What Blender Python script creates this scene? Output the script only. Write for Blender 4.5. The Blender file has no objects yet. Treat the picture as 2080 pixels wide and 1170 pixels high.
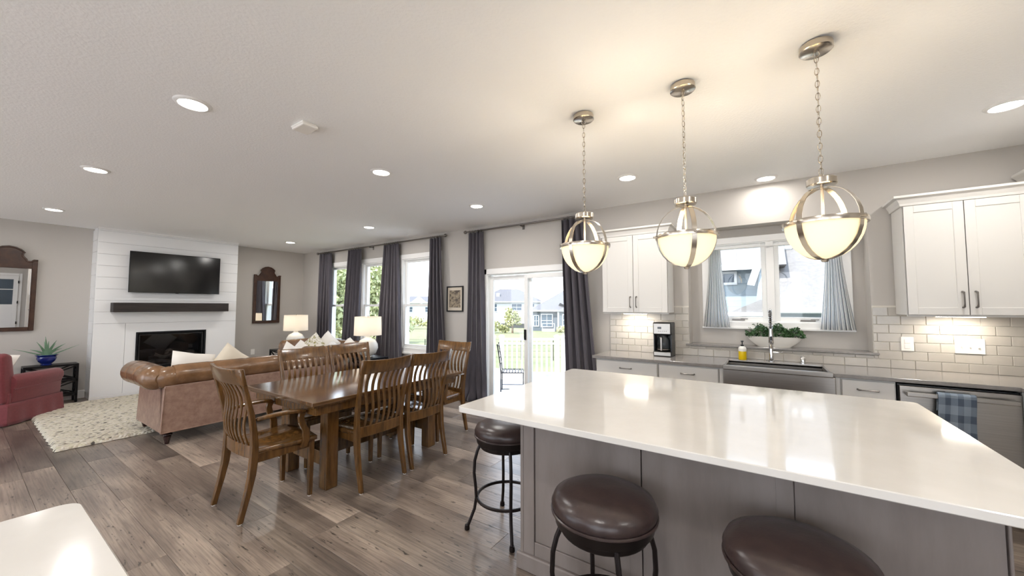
import bpy, bmesh, math, random
from mathutils import Vector, Matrix
random.seed(7)
S = bpy.context.scene
C = S.collection
PI = math.pi
# ---------------------------------------------------------------- camera, sky, sun, exposure
cd = bpy.data.cameras.new('camera'); cam = bpy.data.objects.new('camera', cd); C.objects.link(cam)
cd.sensor_fit = 'HORIZONTAL'; cd.sensor_width = 36.0; cd.lens = 758.8 / 2080 * 36.0
cd.clip_start = 0.05; cd.clip_end = 500
cam.location = (0, 0, 1.457); cam.rotation_euler = (math.radians(92.92), 0, math.radians(33.74))
S.camera = cam
SKY = 2.3
w = bpy.data.worlds.new('sky'); S.world = w; w.use_nodes = True
nt = w.node_tree; nt.nodes.clear()
def nd(nt, t, **k):
    n = nt.nodes.new(t)
    for a, b in k.items(): setattr(n, a, b)
    return n
tc = nd(nt, 'ShaderNodeTexCoord'); sp = nd(nt, 'ShaderNodeSeparateXYZ'); nt.links.new(tc.outputs['Generated'], sp.inputs[0])
rmp = nd(nt, 'ShaderNodeValToRGB'); nt.links.new(sp.outputs['Z'], rmp.inputs[0])
rmp.color_ramp.elements[0].position = 0.0; rmp.color_ramp.elements[0].color = (0.80, 0.86, 0.93, 1)
rmp.color_ramp.elements[1].position = 0.7; rmp.color_ramp.elements[1].color = (0.42, 0.62, 0.95, 1)
cl = nd(nt, 'ShaderNodeTexNoise'); cl.inputs['Scale'].default_value = 3.0; cl.inputs['Detail'].default_value = 6
mp = nd(nt, 'ShaderNodeMapping'); mp.inputs['Scale'].default_value = (1, 1, 2.5)
nt.links.new(tc.outputs['Generated'], mp.inputs[0]); nt.links.new(mp.outputs[0], cl.inputs['Vector'])
cr = nd(nt, 'ShaderNodeValToRGB'); cr.color_ramp.elements[0].position = 0.45; cr.color_ramp.elements[1].position = 0.62
nt.links.new(cl.outputs['Fac'], cr.inputs[0])
mx = nd(nt, 'ShaderNodeMixRGB'); nt.links.new(cr.outputs[0], mx.inputs[0]); nt.links.new(rmp.outputs[0], mx.inputs[1]); mx.inputs[2].default_value = (0.95, 0.97, 1.0, 1)
bg = nd(nt, 'ShaderNodeBackground'); bg.inputs[1].default_value = SKY; nt.links.new(mx.outputs[0], bg.inputs[0])
wo = nd(nt, 'ShaderNodeOutputWorld'); nt.links.new(bg.outputs[0], wo.inputs[0])
sd = bpy.data.lights.new('sun', 'SUN'); sd.energy = 4.8; sd.angle = 0.02; sd.color = (1.0, 0.97, 0.93)
sun = bpy.data.objects.new('sun', sd); C.objects.link(sun); sun.rotation_euler = (math.radians(36), 0, math.radians(-18)); sun.location = (0, -20, 20)
V = S.view_settings; V.view_transform = 'Standard'; V.look = 'None'; V.gamma = 1.0; V.use_curve_mapping = False; V.exposure = 1.0
S.cycles.max_bounces = 10; S.cycles.diffuse_bounces = 6; S.cycles.glossy_bounces = 4; S.cycles.transparent_max_bounces = 12
S.cycles.sample_clamp_indirect = 6.0; S.cycles.caustics_reflective = False; S.cycles.caustics_refractive = False
LAMP = 6.0     # watts of one recessed lamp
# ---------------------------------------------------------------- materials
def lin(c):
    c = c.lstrip('#'); r = [int(c[i:i+2], 16) / 255 for i in (0, 2, 4)]
    return [x / 12.92 if x <= .04045 else ((x + .055) / 1.055) ** 2.4 for x in r]
def pmat(name, col, rough=.5, metal=0, col2=None, scale=8, stretch=(1, 1, 1), bump=0, bscale=None, coat=0, rnd=0, sheen=0, detail=4, ramp=(.35, .65), spec=.5, emit=None, es=0, trans=0):
    m = bpy.data.materials.new(name); m.use_nodes = True; nt = m.node_tree; b = nt.nodes['Principled BSDF']
    b.inputs['Base Color'].default_value = (*lin(col), 1); b.inputs['Roughness'].default_value = rough; b.inputs['Metallic'].default_value = metal
    b.inputs['Specular IOR Level'].default_value = spec; b.inputs['Coat Weight'].default_value = coat; b.inputs['Coat Roughness'].default_value = .12
    if sheen: b.inputs['Sheen Weight'].default_value = sheen
    if trans: b.inputs['Transmission Weight'].default_value = trans
    if emit: b.inputs['Emission Color'].default_value = (*lin(emit), 1); b.inputs['Emission Strength'].default_value = es
    if col2 or bump or rnd:
        tc = nd(nt, 'ShaderNodeTexCoord'); mp = nd(nt, 'ShaderNodeMapping'); mp.inputs['Scale'].default_value = stretch
        nt.links.new(tc.outputs['Object'], mp.inputs[0])
        oi = nd(nt, 'ShaderNodeObjectInfo')
        if rnd:
            mu = nd(nt, 'ShaderNodeMath', operation='MULTIPLY'); mu.inputs[1].default_value = 37; nt.links.new(oi.outputs['Random'], mu.inputs[0])
            cb = nd(nt, 'ShaderNodeCombineXYZ')
            for i in range(3): nt.links.new(mu.outputs[0], cb.inputs[i])
            nt.links.new(cb.outputs[0], mp.inputs['Location'])
        no = nd(nt, 'ShaderNodeTexNoise'); no.inputs['Scale'].default_value = scale; no.inputs['Detail'].default_value = detail; no.inputs['Roughness'].default_value = .6
        nt.links.new(mp.outputs[0], no.inputs['Vector'])
        if col2:
            r = nd(nt, 'ShaderNodeValToRGB'); r.color_ramp.elements[0].position = ramp[0]; r.color_ramp.elements[1].position = ramp[1]
            r.color_ramp.elements[0].color = (*lin(col), 1); r.color_ramp.elements[1].color = (*lin(col2), 1)
            nt.links.new(no.outputs['Fac'], r.inputs[0]); out = r.outputs[0]
            if rnd:
                hs = nd(nt, 'ShaderNodeHueSaturation'); ml = nd(nt, 'ShaderNodeMapRange'); ml.inputs[3].default_value = 1 - rnd; ml.inputs[4].default_value = 1 + rnd
                nt.links.new(oi.outputs['Random'], ml.inputs[0]); nt.links.new(ml.outputs[0], hs.inputs['Value']); nt.links.new(out, hs.inputs['Color']); out = hs.outputs[0]
            nt.links.new(out, b.inputs['Base Color'])
        if bump:
            bn = nd(nt, 'ShaderNodeTexNoise'); bn.inputs['Scale'].default_value = bscale or scale; bn.inputs['Detail'].default_value = 5
            nt.links.new(mp.outputs[0], bn.inputs['Vector'])
            bp = nd(nt, 'ShaderNodeBump'); bp.inputs['Strength'].default_value = bump; bp.inputs['Distance'].default_value = .01
            nt.links.new(bn.outputs['Fac'], bp.inputs['Height']); nt.links.new(bp.outputs[0], b.inputs['Normal'])
    return m
M = {}
M['wall'] = pmat('wall paint', '#bfbab4', .75, bump=.05, bscale=90)
M['ceil'] = pmat('ceiling paint', '#f8f8f8', .85, bump=.25, bscale=60)
M['white'] = pmat('white paint', '#f0efed', .35)
M['trim'] = pmat('white trim', '#f2f1ef', .4)
M['shiplap'] = pmat('shiplap paint', '#eeeeee', .5)
M['cab'] = pmat('cabinet white', '#d8d5d0', .35)
M['quartz'] = pmat('white quartz', '#dcd8d1', .07, col2='#e1ddd7', scale=5, coat=.3)
M['grey_quartz'] = pmat('grey quartz', '#7f7a76', .16, col2='#8b8682', scale=40)
M['tile'] = pmat('glazed tile', '#b4aea5', .12, col2='#bdb7ae', scale=6, rnd=.03)
M['grout'] = pmat('grout', '#d8d3c9', .8)
M['steel'] = pmat('brushed steel', '#b4afa9', .28, 1, col2='#aba6a0', scale=3, stretch=(1, 1, 60))
M['nickel'] = pmat('brushed nickel', '#c4bbae', .22, 1)
M['pewter'] = pmat('pewter', '#7d7873', .35, 1)
M['chrome'] = pmat('chrome', '#d8d8d8', .1, 1)
M['island'] = pmat('stained grey maple', '#8f8580', .42, col2='#7d736d', scale=2.2, stretch=(2.5, 2.5, .5), detail=6)
M['wood'] = pmat('stained oak', '#4f3619', .25, col2='#724f28', scale=3.5, stretch=(9, 9, 1.2), coat=.35, rnd=.08, detail=6)
M['wood_top'] = pmat('stained oak top', '#4a311b', .16, col2='#70502e', scale=3.5, stretch=(9, 1.0, 9), coat=1.0, detail=6)
M['mantel'] = pmat('charred beam', '#1f1a18', .6, col2='#342c28', scale=4, stretch=(8, 1, 8), bump=.4)
M['leather'] = pmat('brown leather', '#86685a', .36, col2='#a08372', scale=14, bump=.15, bscale=60, detail=6)
M['leather_roll'] = pmat('polished brown leather', '#694c33', .26, col2='#896648', scale=6, bump=.1, bscale=60, coat=.2)
M['darkwood'] = pmat('dark mahogany', '#2c1511', .25, coat=.4)
M['mirrorframe'] = pmat('carved walnut', '#4a3022', .4, col2='#3a241a', scale=12, bump=.15)
M['mirror'] = pmat('mirror', '#f4f4f4', .01, 1)
M['curtain'] = pmat('charcoal linen', '#464249', .85, col2='#504b52', scale=30, stretch=(1, 1, .15), sheen=.25)
M['black_metal'] = pmat('black metal', '#1b1a1c', .4, .6)
M['bronze'] = pmat('bronze metal', '#2a2423', .35, .7)
M['seatleather'] = pmat('espresso leather', '#382d2c', .28, col2='#423532', scale=20, bump=.05, bscale=80)
M['red'] = pmat('red upholstery', '#6e2a2e', .8, col2='#772f33', scale=40, sheen=.3)
M['pillow'] = pmat('white cotton', '#ece7df', .9)
M['cream'] = pmat('cream cotton', '#ddd2bf', .9)
M['floral'] = pmat('floral cotton', '#e6e0d4', .9, col2='#9a9258', scale=18, ramp=(.5, .6))
M['script'] = pmat('printed cotton', '#e6e2dc', .9, col2='#a9a6a8', scale=26, ramp=(.56, .66))
M['tvblack'] = pmat('tv screen', '#070606', .12, spec=.6)
M['plastic'] = pmat('black plastic', '#131315', .35)
M['fpblack'] = pmat('fireplace metal', '#17181b', .45, .5)
M['log'] = pmat('ceramic log', '#5a5049', .9, col2='#2c2825', scale=9, bump=.5)
M['pot'] = pmat('cobalt glaze', '#1d2f86', .12, col2='#14205e', scale=5, coat=.6)
M['aloe'] = pmat('aloe', '#587a5c', .5, col2='#86a58a', scale=6)
M['leaf'] = pmat('leaf', '#2f4f2c', .5, col2='#4d7440', scale=14, rnd=.2)
M['soil'] = pmat('soil', '#2a211c', .95)
M['ceramic'] = pmat('white ceramic', '#efece5', .25)
M['bowl'] = pmat('whitewashed planter', '#e9e5dd', .6)
M['plate'] = pmat('switch plate', '#f3f0ea', .4)
M['towel'] = None
M['yellow'] = pmat('yellow soap', '#e9c500', .3)
M['label_white'] = pmat('white label', '#f3f1ea', .5)
M['glassdark'] = pmat('dark glass', '#101318', .06, spec=.7)
M['picmat'] = pmat('picture mat', '#d9cdbb', .9)
M['art'] = pmat('print', '#4f443a', .7, col2='#a3947c', scale=22, ramp=(.42, .58), detail=8)
M['vinyl'] = pmat('white vinyl', '#f3f3f1', .4)
M['deck'] = pmat('deck boards', '#d8d5cf', .7)
M['lawn'] = pmat('lawn', '#666a48', .95, col2='#767856', scale=.6, detail=8)
M['siding'] = pmat('white siding', '#c9cbcc', .7)
M['siding_grey'] = pmat('grey siding', '#5d656b', .7)
M['siding_blue'] = pmat('pale blue siding', '#7f8c92', .7)
M['roof'] = pmat('grey shingles', '#58585a', .9, col2='#636265', scale=5, bump=.4, bscale=20)
M['roof_light'] = pmat('light shingles', '#6b6967', .9, col2='#777572', scale=14, bump=.5, bscale=30)
M['winglass'] = pmat('house window', '#4d5a66', .1, spec=.7)
M['foliage'] = pmat('tree foliage', '#98a172', .7, col2='#c0c498', scale=3)
M['foliage2'] = pmat('shrub foliage', '#9ba06e', .8, col2='#bdba8c', scale=3)
M['concrete'] = pmat('pale concrete', '#cfccc6', .9, col2='#bdb9b2', scale=.5)
M['bark'] = pmat('bark', '#6a5a4a', .9)
M['glide'] = pmat('nylon glide', '#e6e2da', .5)
def emat(name, col, s, base='#ffffff'):
    return pmat(name, base, .5, emit=col, es=s)
M['lens'] = emat('lamp lens', '#fff6e8', 9)
M['bulb'] = emat('bulb glass', '#fff0d0', 2.5)
M['led'] = emat('led strip', '#fff2dc', 14)
def glass_mat(name, ior=1.45, tint=(1, 1, 1)):
    m = bpy.data.materials.new(name); m.use_nodes = True; nt = m.node_tree; nt.nodes.clear()
    o = nd(nt, 'ShaderNodeOutputMaterial'); t = nd(nt, 'ShaderNodeBsdfTransparent'); g = nd(nt, 'ShaderNodeBsdfGlossy'); f = nd(nt, 'ShaderNodeMath', operation='MULTIPLY_ADD'); x = nd(nt, 'ShaderNodeMixShader')
    lw = nd(nt, 'ShaderNodeLayerWeight'); lw.inputs['Blend'].default_value = .5; pw = nd(nt, 'ShaderNodeMath', operation='POWER'); pw.inputs[1].default_value = 5
    nt.links.new(lw.outputs['Facing'], pw.inputs[0]); nt.links.new(pw.outputs[0], f.inputs[0]); f.inputs[1].default_value = .9; f.inputs[2].default_value = (ior - 1) ** 2 / (ior + 1) ** 2
    g.inputs['Roughness'].default_value = .01; t.inputs[0].default_value = (*tint, 1)
    nt.links.new(f.outputs[0], x.inputs[0]); nt.links.new(t.outputs[0], x.inputs[1]); nt.links.new(g.outputs[0], x.inputs[2]); nt.links.new(x.outputs[0], o.inputs[0]); return m
M['pane'] = glass_mat('window glass'); M['clear'] = glass_mat('carafe glass', 1.5, (.75, .78, .8)); M['soapglass'] = glass_mat('clear bottle', 1.4, (.97, .95, .8))
def translucent(name, col, fac, emit=None, es=0, col2=None):
    m = bpy.data.materials.new(name); m.use_nodes = True; nt = m.node_tree; nt.nodes.clear()
    o = nd(nt, 'ShaderNodeOutputMaterial'); d = nd(nt, 'ShaderNodeBsdfDiffuse'); t = nd(nt, 'ShaderNodeBsdfTranslucent'); x = nd(nt, 'ShaderNodeMixShader'); x.inputs[0].default_value = fac
    d.inputs[0].default_value = t.inputs[0].default_value = (*lin(col), 1)
    nt.links.new(d.outputs[0], x.inputs[1]); nt.links.new(t.outputs[0], x.inputs[2]); out = x.outputs[0]
    if col2:
        uv = nd(nt, 'ShaderNodeUVMap'); sx = nd(nt, 'ShaderNodeSeparateXYZ'); nt.links.new(uv.outputs[0], sx.inputs[0])
        ml = nd(nt, 'ShaderNodeMath', operation='MULTIPLY'); ml.inputs[1].default_value = 16; nt.links.new(sx.outputs[0], ml.inputs[0])
        fr = nd(nt, 'ShaderNodeMath', operation='FRACT'); nt.links.new(ml.outputs[0], fr.inputs[0])
        gt = nd(nt, 'ShaderNodeMath', operation='GREATER_THAN'); gt.inputs[1].default_value = .76; nt.links.new(fr.outputs[0], gt.inputs[0])
        mc = nd(nt, 'ShaderNodeMixRGB'); mc.inputs[1].default_value = (*lin(col), 1); mc.inputs[2].default_value = (*lin(col2), 1)
        nt.links.new(gt.outputs[0], mc.inputs[0]); nt.links.new(mc.outputs[0], d.inputs[0]); nt.links.new(mc.outputs[0], t.inputs[0])
    if emit:
        e = nd(nt, 'ShaderNodeEmission'); e.inputs[0].default_value = (*lin(emit), 1); e.inputs[1].default_value = es
        a = nd(nt, 'ShaderNodeAddShader'); nt.links.new(out, a.inputs[0]); nt.links.new(e.outputs[0], a.inputs[1]); out = a.outputs[0]
    nt.links.new(out, o.inputs[0]); return m
M['shade'] = translucent('lamp shade', '#efe9df', .4)
M['bowlglass'] = translucent('frosted bowl', '#ecdfc0', .05, '#ffe9bd', .2)
M['cafe'] = translucent('striped cotton', '#f3f3f1', .42, col2='#767d86')
def floor_mat():
    m = bpy.data.materials.new('weathered plank'); m.use_nodes = True; nt = m.node_tree; b = nt.nodes['Principled BSDF']; L = nt.links.new
    tc = nd(nt, 'ShaderNodeTexCoord'); oi = nd(nt, 'ShaderNodeObjectInfo'); mu = nd(nt, 'ShaderNodeMath', operation='MULTIPLY'); mu.inputs[1].default_value = 61; L(oi.outputs['Random'], mu.inputs[0])
    cb = nd(nt, 'ShaderNodeCombineXYZ'); [L(mu.outputs[0], cb.inputs[i]) for i in range(3)]
    def noise(sc, stretch, det=5):
        mp = nd(nt, 'ShaderNodeMapping'); mp.inputs['Scale'].default_value = stretch; L(tc.outputs['Object'], mp.inputs[0]); L(cb.outputs[0], mp.inputs['Location'])
        n = nd(nt, 'ShaderNodeTexNoise'); n.inputs['Scale'].default_value = sc; n.inputs['Detail'].default_value = det; L(mp.outputs[0], n.inputs['Vector']); return n
    def ramp(n, stops):
        r = nd(nt, 'ShaderNodeValToRGB'); e = r.color_ramp.elements
        for i, (p, c) in enumerate(stops):
            q = e[i] if i < 2 else e.new(p)
            q.position = p; q.color = (*lin(c), 1)
        L(n.outputs['Fac'], r.inputs[0]); return r
    big = ramp(noise(1.1, (1, 3, 1), 6), [(.30, '#5d5048'), (.68, '#ab9a8a'), (.5, '#85766a')])
    gr = ramp(noise(4, (.9, 26, 1), 8), [(.36, '#6f6f6f'), (.6, '#ffffff')])
    m1 = nd(nt, 'ShaderNodeMixRGB', blend_type='MULTIPLY'); m1.inputs[0].default_value = .45; L(big.outputs[0], m1.inputs[1]); L(gr.outputs[0], m1.inputs[2])
    kn = ramp(noise(5.5, (2.2, 9, 1), 3), [(.64, '#ffffff'), (.70, '#352a24')])
    m2 = nd(nt, 'ShaderNodeMixRGB', blend_type='MULTIPLY'); m2.inputs[0].default_value = .8; L(m1.outputs[0], m2.inputs[1]); L(kn.outputs[0], m2.inputs[2])
    hs = nd(nt, 'ShaderNodeHueSaturation'); ml = nd(nt, 'ShaderNodeMapRange'); ml.inputs[3].default_value = .72; ml.inputs[4].default_value = 1.28
    L(oi.outputs['Random'], ml.inputs[0]); L(ml.outputs[0], hs.inputs['Value']); L(m2.outputs[0], hs.inputs['Color']); L(hs.outputs[0], b.inputs['Base Color'])
    b.inputs['Roughness'].default_value = .30; b.inputs['Specular IOR Level'].default_value = 1.0
    bp = nd(nt, 'ShaderNodeBump'); bp.inputs['Strength'].default_value = .12; bp.inputs['Distance'].default_value = .004; L(gr.outputs[0], bp.inputs['Height']); L(bp.outputs[0], b.inputs['Normal'])
    return m
M['plank'] = floor_mat()
def rug_mat():
    m = pmat('woven wool', '#d9cfbd', .95); nt = m.node_tree; b = nt.nodes['Principled BSDF']; L = nt.links.new
    tc = nd(nt, 'ShaderNodeTexCoord'); mp = nd(nt, 'ShaderNodeMapping'); mp.inputs['Scale'].default_value = (26, 11, 8); L(tc.outputs['Object'], mp.inputs[0])
    v = nd(nt, 'ShaderNodeTexVoronoi'); v.inputs['Scale'].default_value = 3.2; L(mp.outputs[0], v.inputs['Vector'])
    s = nd(nt, 'ShaderNodeSeparateXYZ'); L(v.outputs['Color'], s.inputs[0])
    r = nd(nt, 'ShaderNodeValToRGB'); e = r.color_ramp.elements; e[0].position = 0; e[0].color = (*lin('#55504a'), 1); e[1].position = .12; e[1].color = (*lin('#d6cbb6'), 1)
    q = e.new(.08); q.color = (*lin('#8d8374'), 1); q = e.new(.6); q.color = (*lin('#e2dacb'), 1); q = e.new(1); q.color = (*lin('#cfc7ab'), 1)
    L(s.outputs[0], r.inputs[0]); L(r.outputs[0], b.inputs['Base Color'])
    bp = nd(nt, 'ShaderNodeBump'); bp.inputs['Strength'].default_value = .8; bp.inputs['Distance'].default_value = .02; bp.invert = True; L(v.outputs['Distance'], bp.inputs['Height']); L(bp.outputs[0], b.inputs['Normal']); return m
M['rug'] = rug_mat()
def lap(m, sc):
    nt = m.node_tree; b = nt.nodes['Principled BSDF']; tc = nd(nt, 'ShaderNodeTexCoord'); s = nd(nt, 'ShaderNodeSeparateXYZ'); nt.links.new(tc.outputs['Object'], s.inputs[0])
    ml = nd(nt, 'ShaderNodeMath', operation='MULTIPLY'); ml.inputs[1].default_value = sc; fr = nd(nt, 'ShaderNodeMath', operation='FRACT')
    nt.links.new(s.outputs['Z'], ml.inputs[0]); nt.links.new(ml.outputs[0], fr.inputs[0])
    bp = nd(nt, 'ShaderNodeBump'); bp.inputs['Strength'].default_value = .9; bp.inputs['Distance'].default_value = .02; bp.invert = True
    nt.links.new(fr.outputs[0], bp.inputs['Height']); nt.links.new(bp.outputs[0], b.inputs['Normal'])
for k in ('siding', 'siding_grey', 'siding_blue'): lap(M[k], 7)
def towel_mat():
    m = pmat('checked towel', '#6d7a88', .95); nt = m.node_tree; b = nt.nodes['Principled BSDF']; L = nt.links.new
    uv = nd(nt, 'ShaderNodeUVMap'); s = nd(nt, 'ShaderNodeSeparateXYZ'); L(uv.outputs[0], s.inputs[0]); prev = None
    for i, (k, n) in enumerate((('X', 3.0), ('Y', 4.0))):
        a = nd(nt, 'ShaderNodeMath', operation='MULTIPLY'); a.inputs[1].default_value = n; L(s.outputs[k], a.inputs[0])
        f = nd(nt, 'ShaderNodeMath', operation='FRACT'); L(a.outputs[0], f.inputs[0]); g = nd(nt, 'ShaderNodeMath', operation='GREATER_THAN'); g.inputs[1].default_value = .55; L(f.outputs[0], g.inputs[0])
        if prev is None: prev = g
        else:
            ad = nd(nt, 'ShaderNodeMath', operation='ADD'); L(prev.outputs[0], ad.inputs[0]); L(g.outputs[0], ad.inputs[1]); hf = nd(nt, 'ShaderNodeMath', operation='MULTIPLY'); hf.inputs[1].default_value = .5; L(ad.outputs[0], hf.inputs[0])
            x = nd(nt, 'ShaderNodeMixRGB'); L(hf.outputs[0], x.inputs[0]); x.inputs[1].default_value = (*lin('#8793a0'), 1); x.inputs[2].default_value = (*lin('#4d5867'), 1); L(x.outputs[0], b.inputs['Base Color'])
    return m
M['towel'] = towel_mat()
# ---------------------------------------------------------------- builders
class MB:
    def __init__(s): s.v = []; s.f = []; s.uv = {}
    def box(s, x0, x1, y0, y1, z0, z1):
        n = len(s.v); s.v += [(x, y, z) for z in (z0, z1) for y in (y0, y1) for x in (x0, x1)]
        s.f += [tuple(n + i for i in q) for q in ((0, 2, 3, 1), (4, 5, 7, 6), (0, 1, 5, 4), (2, 6, 7, 3), (0, 4, 6, 2), (1, 3, 7, 5))]; return s
    def ring(s, pts): n = len(s.v); s.v += [tuple(p) for p in pts]; return list(range(n, n + len(pts)))
    def bridge(s, a, b, closed=True):
        k = len(a)
        for i in range(k if closed else k - 1): j = (i + 1) % k; s.f.append((a[i], a[j], b[j], b[i]))
    def tube(s, path, r, n=8, closed=False, cap=True, flat=None):
        P = [Vector(p) for p in path]; k = len(P); R = r if isinstance(r, (list, tuple)) else [r] * k
        rs = []; up = None
        for i in range(k):
            if closed: t = P[(i + 1) % k] - P[i - 1]
            else: t = P[min(i + 1, k - 1)] - P[max(i - 1, 0)]
            t.normalize()
            if up is None: up = Vector((0, 0, 1)) if abs(t.z) < .9 else Vector((1, 0, 0))
            a = t.cross(up)
            if a.length < 1e-5: a = t.cross(Vector((0, 1, 0)))
            a.normalize(); b = a.cross(t).normalized(); up = b
            fx, fy = flat or (1, 1)
            rs.append(s.ring([P[i] + a * (math.cos(2 * PI * j / n + PI / n) * R[i] * fx) + b * (math.sin(2 * PI * j / n + PI / n) * R[i] * fy) for j in range(n)]))
        for i in range(k - 1): s.bridge(rs[i], rs[i + 1])
        if closed: s.bridge(rs[-1], rs[0])
        elif cap: s.f.append(tuple(rs[0][::-1])); s.f.append(tuple(rs[-1]))
        return s
    def lathe(s, prof, n=24, c=(0, 0, 0), axis='z', sx=1, sy=1, loop=False):
        rs = []
        for r, z in prof:
            pts = []
            for j in range(n):
                a = 2 * PI * j / n; u, v = r * math.cos(a) * sx, r * math.sin(a) * sy
                p = {'z': (u, v, z), 'x': (z, u, v), 'y': (u, z, v)}[axis]
                pts.append((p[0] + c[0], p[1] + c[1], p[2] + c[2]))
            rs.append(s.ring(pts))
        for i in range(len(rs) - 1): s.bridge(rs[i], rs[i + 1])
        if loop: s.bridge(rs[-1], rs[0]); return s
        s.f.append(tuple(rs[0][::-1])); s.f.append(tuple(rs[-1])); return s
    def prism(s, poly, axis, a, b):
        def P(u, v, w): return {'x': (w, u, v), 'y': (u, w, v), 'z': (u, v, w)}[axis]
        r0 = s.ring([P(u, v, a) for u, v in poly]); r1 = s.ring([P(u, v, b) for u, v in poly])
        s.bridge(r0, r1); s.f.append(tuple(r0[::-1])); s.f.append(tuple(r1)); return s
    def loft(s, secs, cap=True):
        rs = [s.ring(q) for q in secs]
        for i in range(len(rs) - 1): s.bridge(rs[i], rs[i + 1])
        if cap: s.f.append(tuple(rs[0][::-1])); s.f.append(tuple(rs[-1]))
        return s
    def grid(s, fn, nu, nv, wrapu=False):
        n = len(s.v); cu = nu if wrapu else nu + 1
        for j in range(nv + 1):
            for i in range(cu): s.v.append(tuple(fn(i / nu, j / nv))); s.uv[len(s.v) - 1] = (i / nu, j / nv)
        for j in range(nv):
            for i in range(nu):
                i2 = (i + 1) % cu; s.f.append((n + j * cu + i, n + j * cu + i2, n + (j + 1) * cu + i2, n + (j + 1) * cu + i))
        return s
    def mesh(s, name, bevel=0, seg=1, smooth=False, off=(0, 0, 0), solid=0, merge=0):
        me = bpy.data.meshes.new(name); me.from_pydata([(x - off[0], y - off[1], z - off[2]) for x, y, z in s.v], [], s.f)
        if s.uv:
            l = me.uv_layers.new(name='UVMap')
            for lp in me.loops: l.data[lp.index].uv = s.uv.get(lp.vertex_index, (0, 0))
        bm = bmesh.new(); bm.from_mesh(me)
        if merge: bmesh.ops.remove_doubles(bm, verts=bm.verts, dist=merge)
        if not s.uv: bmesh.ops.recalc_face_normals(bm, faces=bm.faces)
        if bevel:
            ed = [e for e in bm.edges if len(e.link_faces) == 2 and e.calc_face_angle(0) > .6]
            bmesh.ops.bevel(bm, geom=ed, offset=bevel, segments=seg, affect='EDGES', profile=.5, clamp_overlap=True)
        if smooth:
            for f in bm.faces: f.smooth = True
            for e in bm.edges:
                if len(e.link_faces) == 2 and e.calc_face_angle(0) > .7: e.smooth = False
        bm.to_mesh(me); bm.free(); return me
def root_loc(o):
    while o.parent: o = o.parent
    return o.location
def put(name, mb, mat, parent=None, world=False, loc=None, **k):
    off = tuple(root_loc(parent)) if (world and parent) else (0, 0, 0)
    if parent is None and loc is None and world:
        xs = list(zip(*mb.v)); off = ((min(xs[0]) + max(xs[0])) / 2, (min(xs[1]) + max(xs[1])) / 2, min(xs[2])); loc = off
    solid = k.pop('solid', 0)
    me = mb.mesh(name, off=off, **k) if isinstance(mb, MB) else mb
    if not me.materials: me.materials.append(M[mat] if isinstance(mat, str) else mat)
    o = bpy.data.objects.new(name, me); C.objects.link(o)
    if loc is not None: o.location = loc
    if parent: o.parent = parent
    if solid: md = o.modifiers.new('thickness', 'SOLIDIFY'); md.thickness = solid; md.offset = 0
    return o
def tag(o, label, cat, group=None, kind=None):
    o['label'] = label; o['category'] = cat
    if group: o['group'] = group
    if kind: o['kind'] = kind
    return o
def thing(name, label, cat, loc=(0, 0, 0), rz=0, group=None, kind=None):
    o = bpy.data.objects.new(name, None); C.objects.link(o); o.empty_display_size = .1; o.location = loc; o.rotation_euler = (0, 0, rz)
    return tag(o, label, cat, group, kind)
def dup(o, label, loc, rz=None):
    r = o.copy(); C.objects.link(r); r.location = loc; r['label'] = label
    if rz is not None: r.rotation_euler = (0, 0, rz)
    def kids(a, b):
        for ch in list(a.children):
            if ch == b: continue
            c = ch.copy(); C.objects.link(c); c.parent = b; kids(ch, c)
    kids(o, r); return r
def struct(name, mb, mat, label, cat, **k):
    return tag(put(name, mb, mat, world=True, **k), label, cat, kind='structure')
def B(*a): return MB().box(*a)
def lamp(name, typ, parent, loc, power, col=(1, .9, .78), size=.1, rot=(0, 0, 0), **k):
    l = bpy.data.lights.new(name, typ); l.energy = power; l.color = col
    if typ == 'AREA': l.shape = k.get('shape', 'DISK'); l.size = size; l.size_y = k.get('size_y', size)
    else: l.shadow_soft_size = size
    o = bpy.data.objects.new(name, l); C.objects.link(o); o.parent = parent; o.location = loc; o.rotation_euler = rot; return o
# ---------------------------------------------------------------- room shell
H = 2.74; XW, XE, YN, YS = -9.117, 5.5, 4.652, -3.3; XK = 2.05; TH = .16
fl = struct('floor', B(XW, XE, YS, YN, -.12, -.012), 'plank', 'dark subfloor under weathered grey brown plank flooring', 'floor')
LENS = [1.25, 1.45, 1.65, 1.9]; PW = .184; pm = {}
def plank_mesh(L):
    k = round(L, 3)
    if k not in pm: pm[k] = B(0, L - .0015, .0007, PW - .0007, -.012, 0).mesh('plank', bevel=.0012)
    return pm[k]
y = .95 - 9 * PW; fo = Vector(fl.location)
while y < YN - .01:
    x = XW + .01 - random.uniform(0, 1.2); first = True
    while x < XK:
        L = random.choice(LENS); x0 = x; x += L
        if x < XW + .1: continue
        if x0 < XW: L = x - XW; x0 = XW
        if x > XK: L = XK - x0
        if L < .12: continue
        yy = min(y, YN - PW)
        o = put('plank', plank_mesh(L), 'plank', fl); o.location = (x0 - fo.x, yy - fo.y, -fo.z)
    y += PW
struct('ceiling', B(XW, XE, YS, YN + TH, H, H + .2), 'ceil', 'white knockdown textured flat ceiling', 'ceiling')
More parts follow.
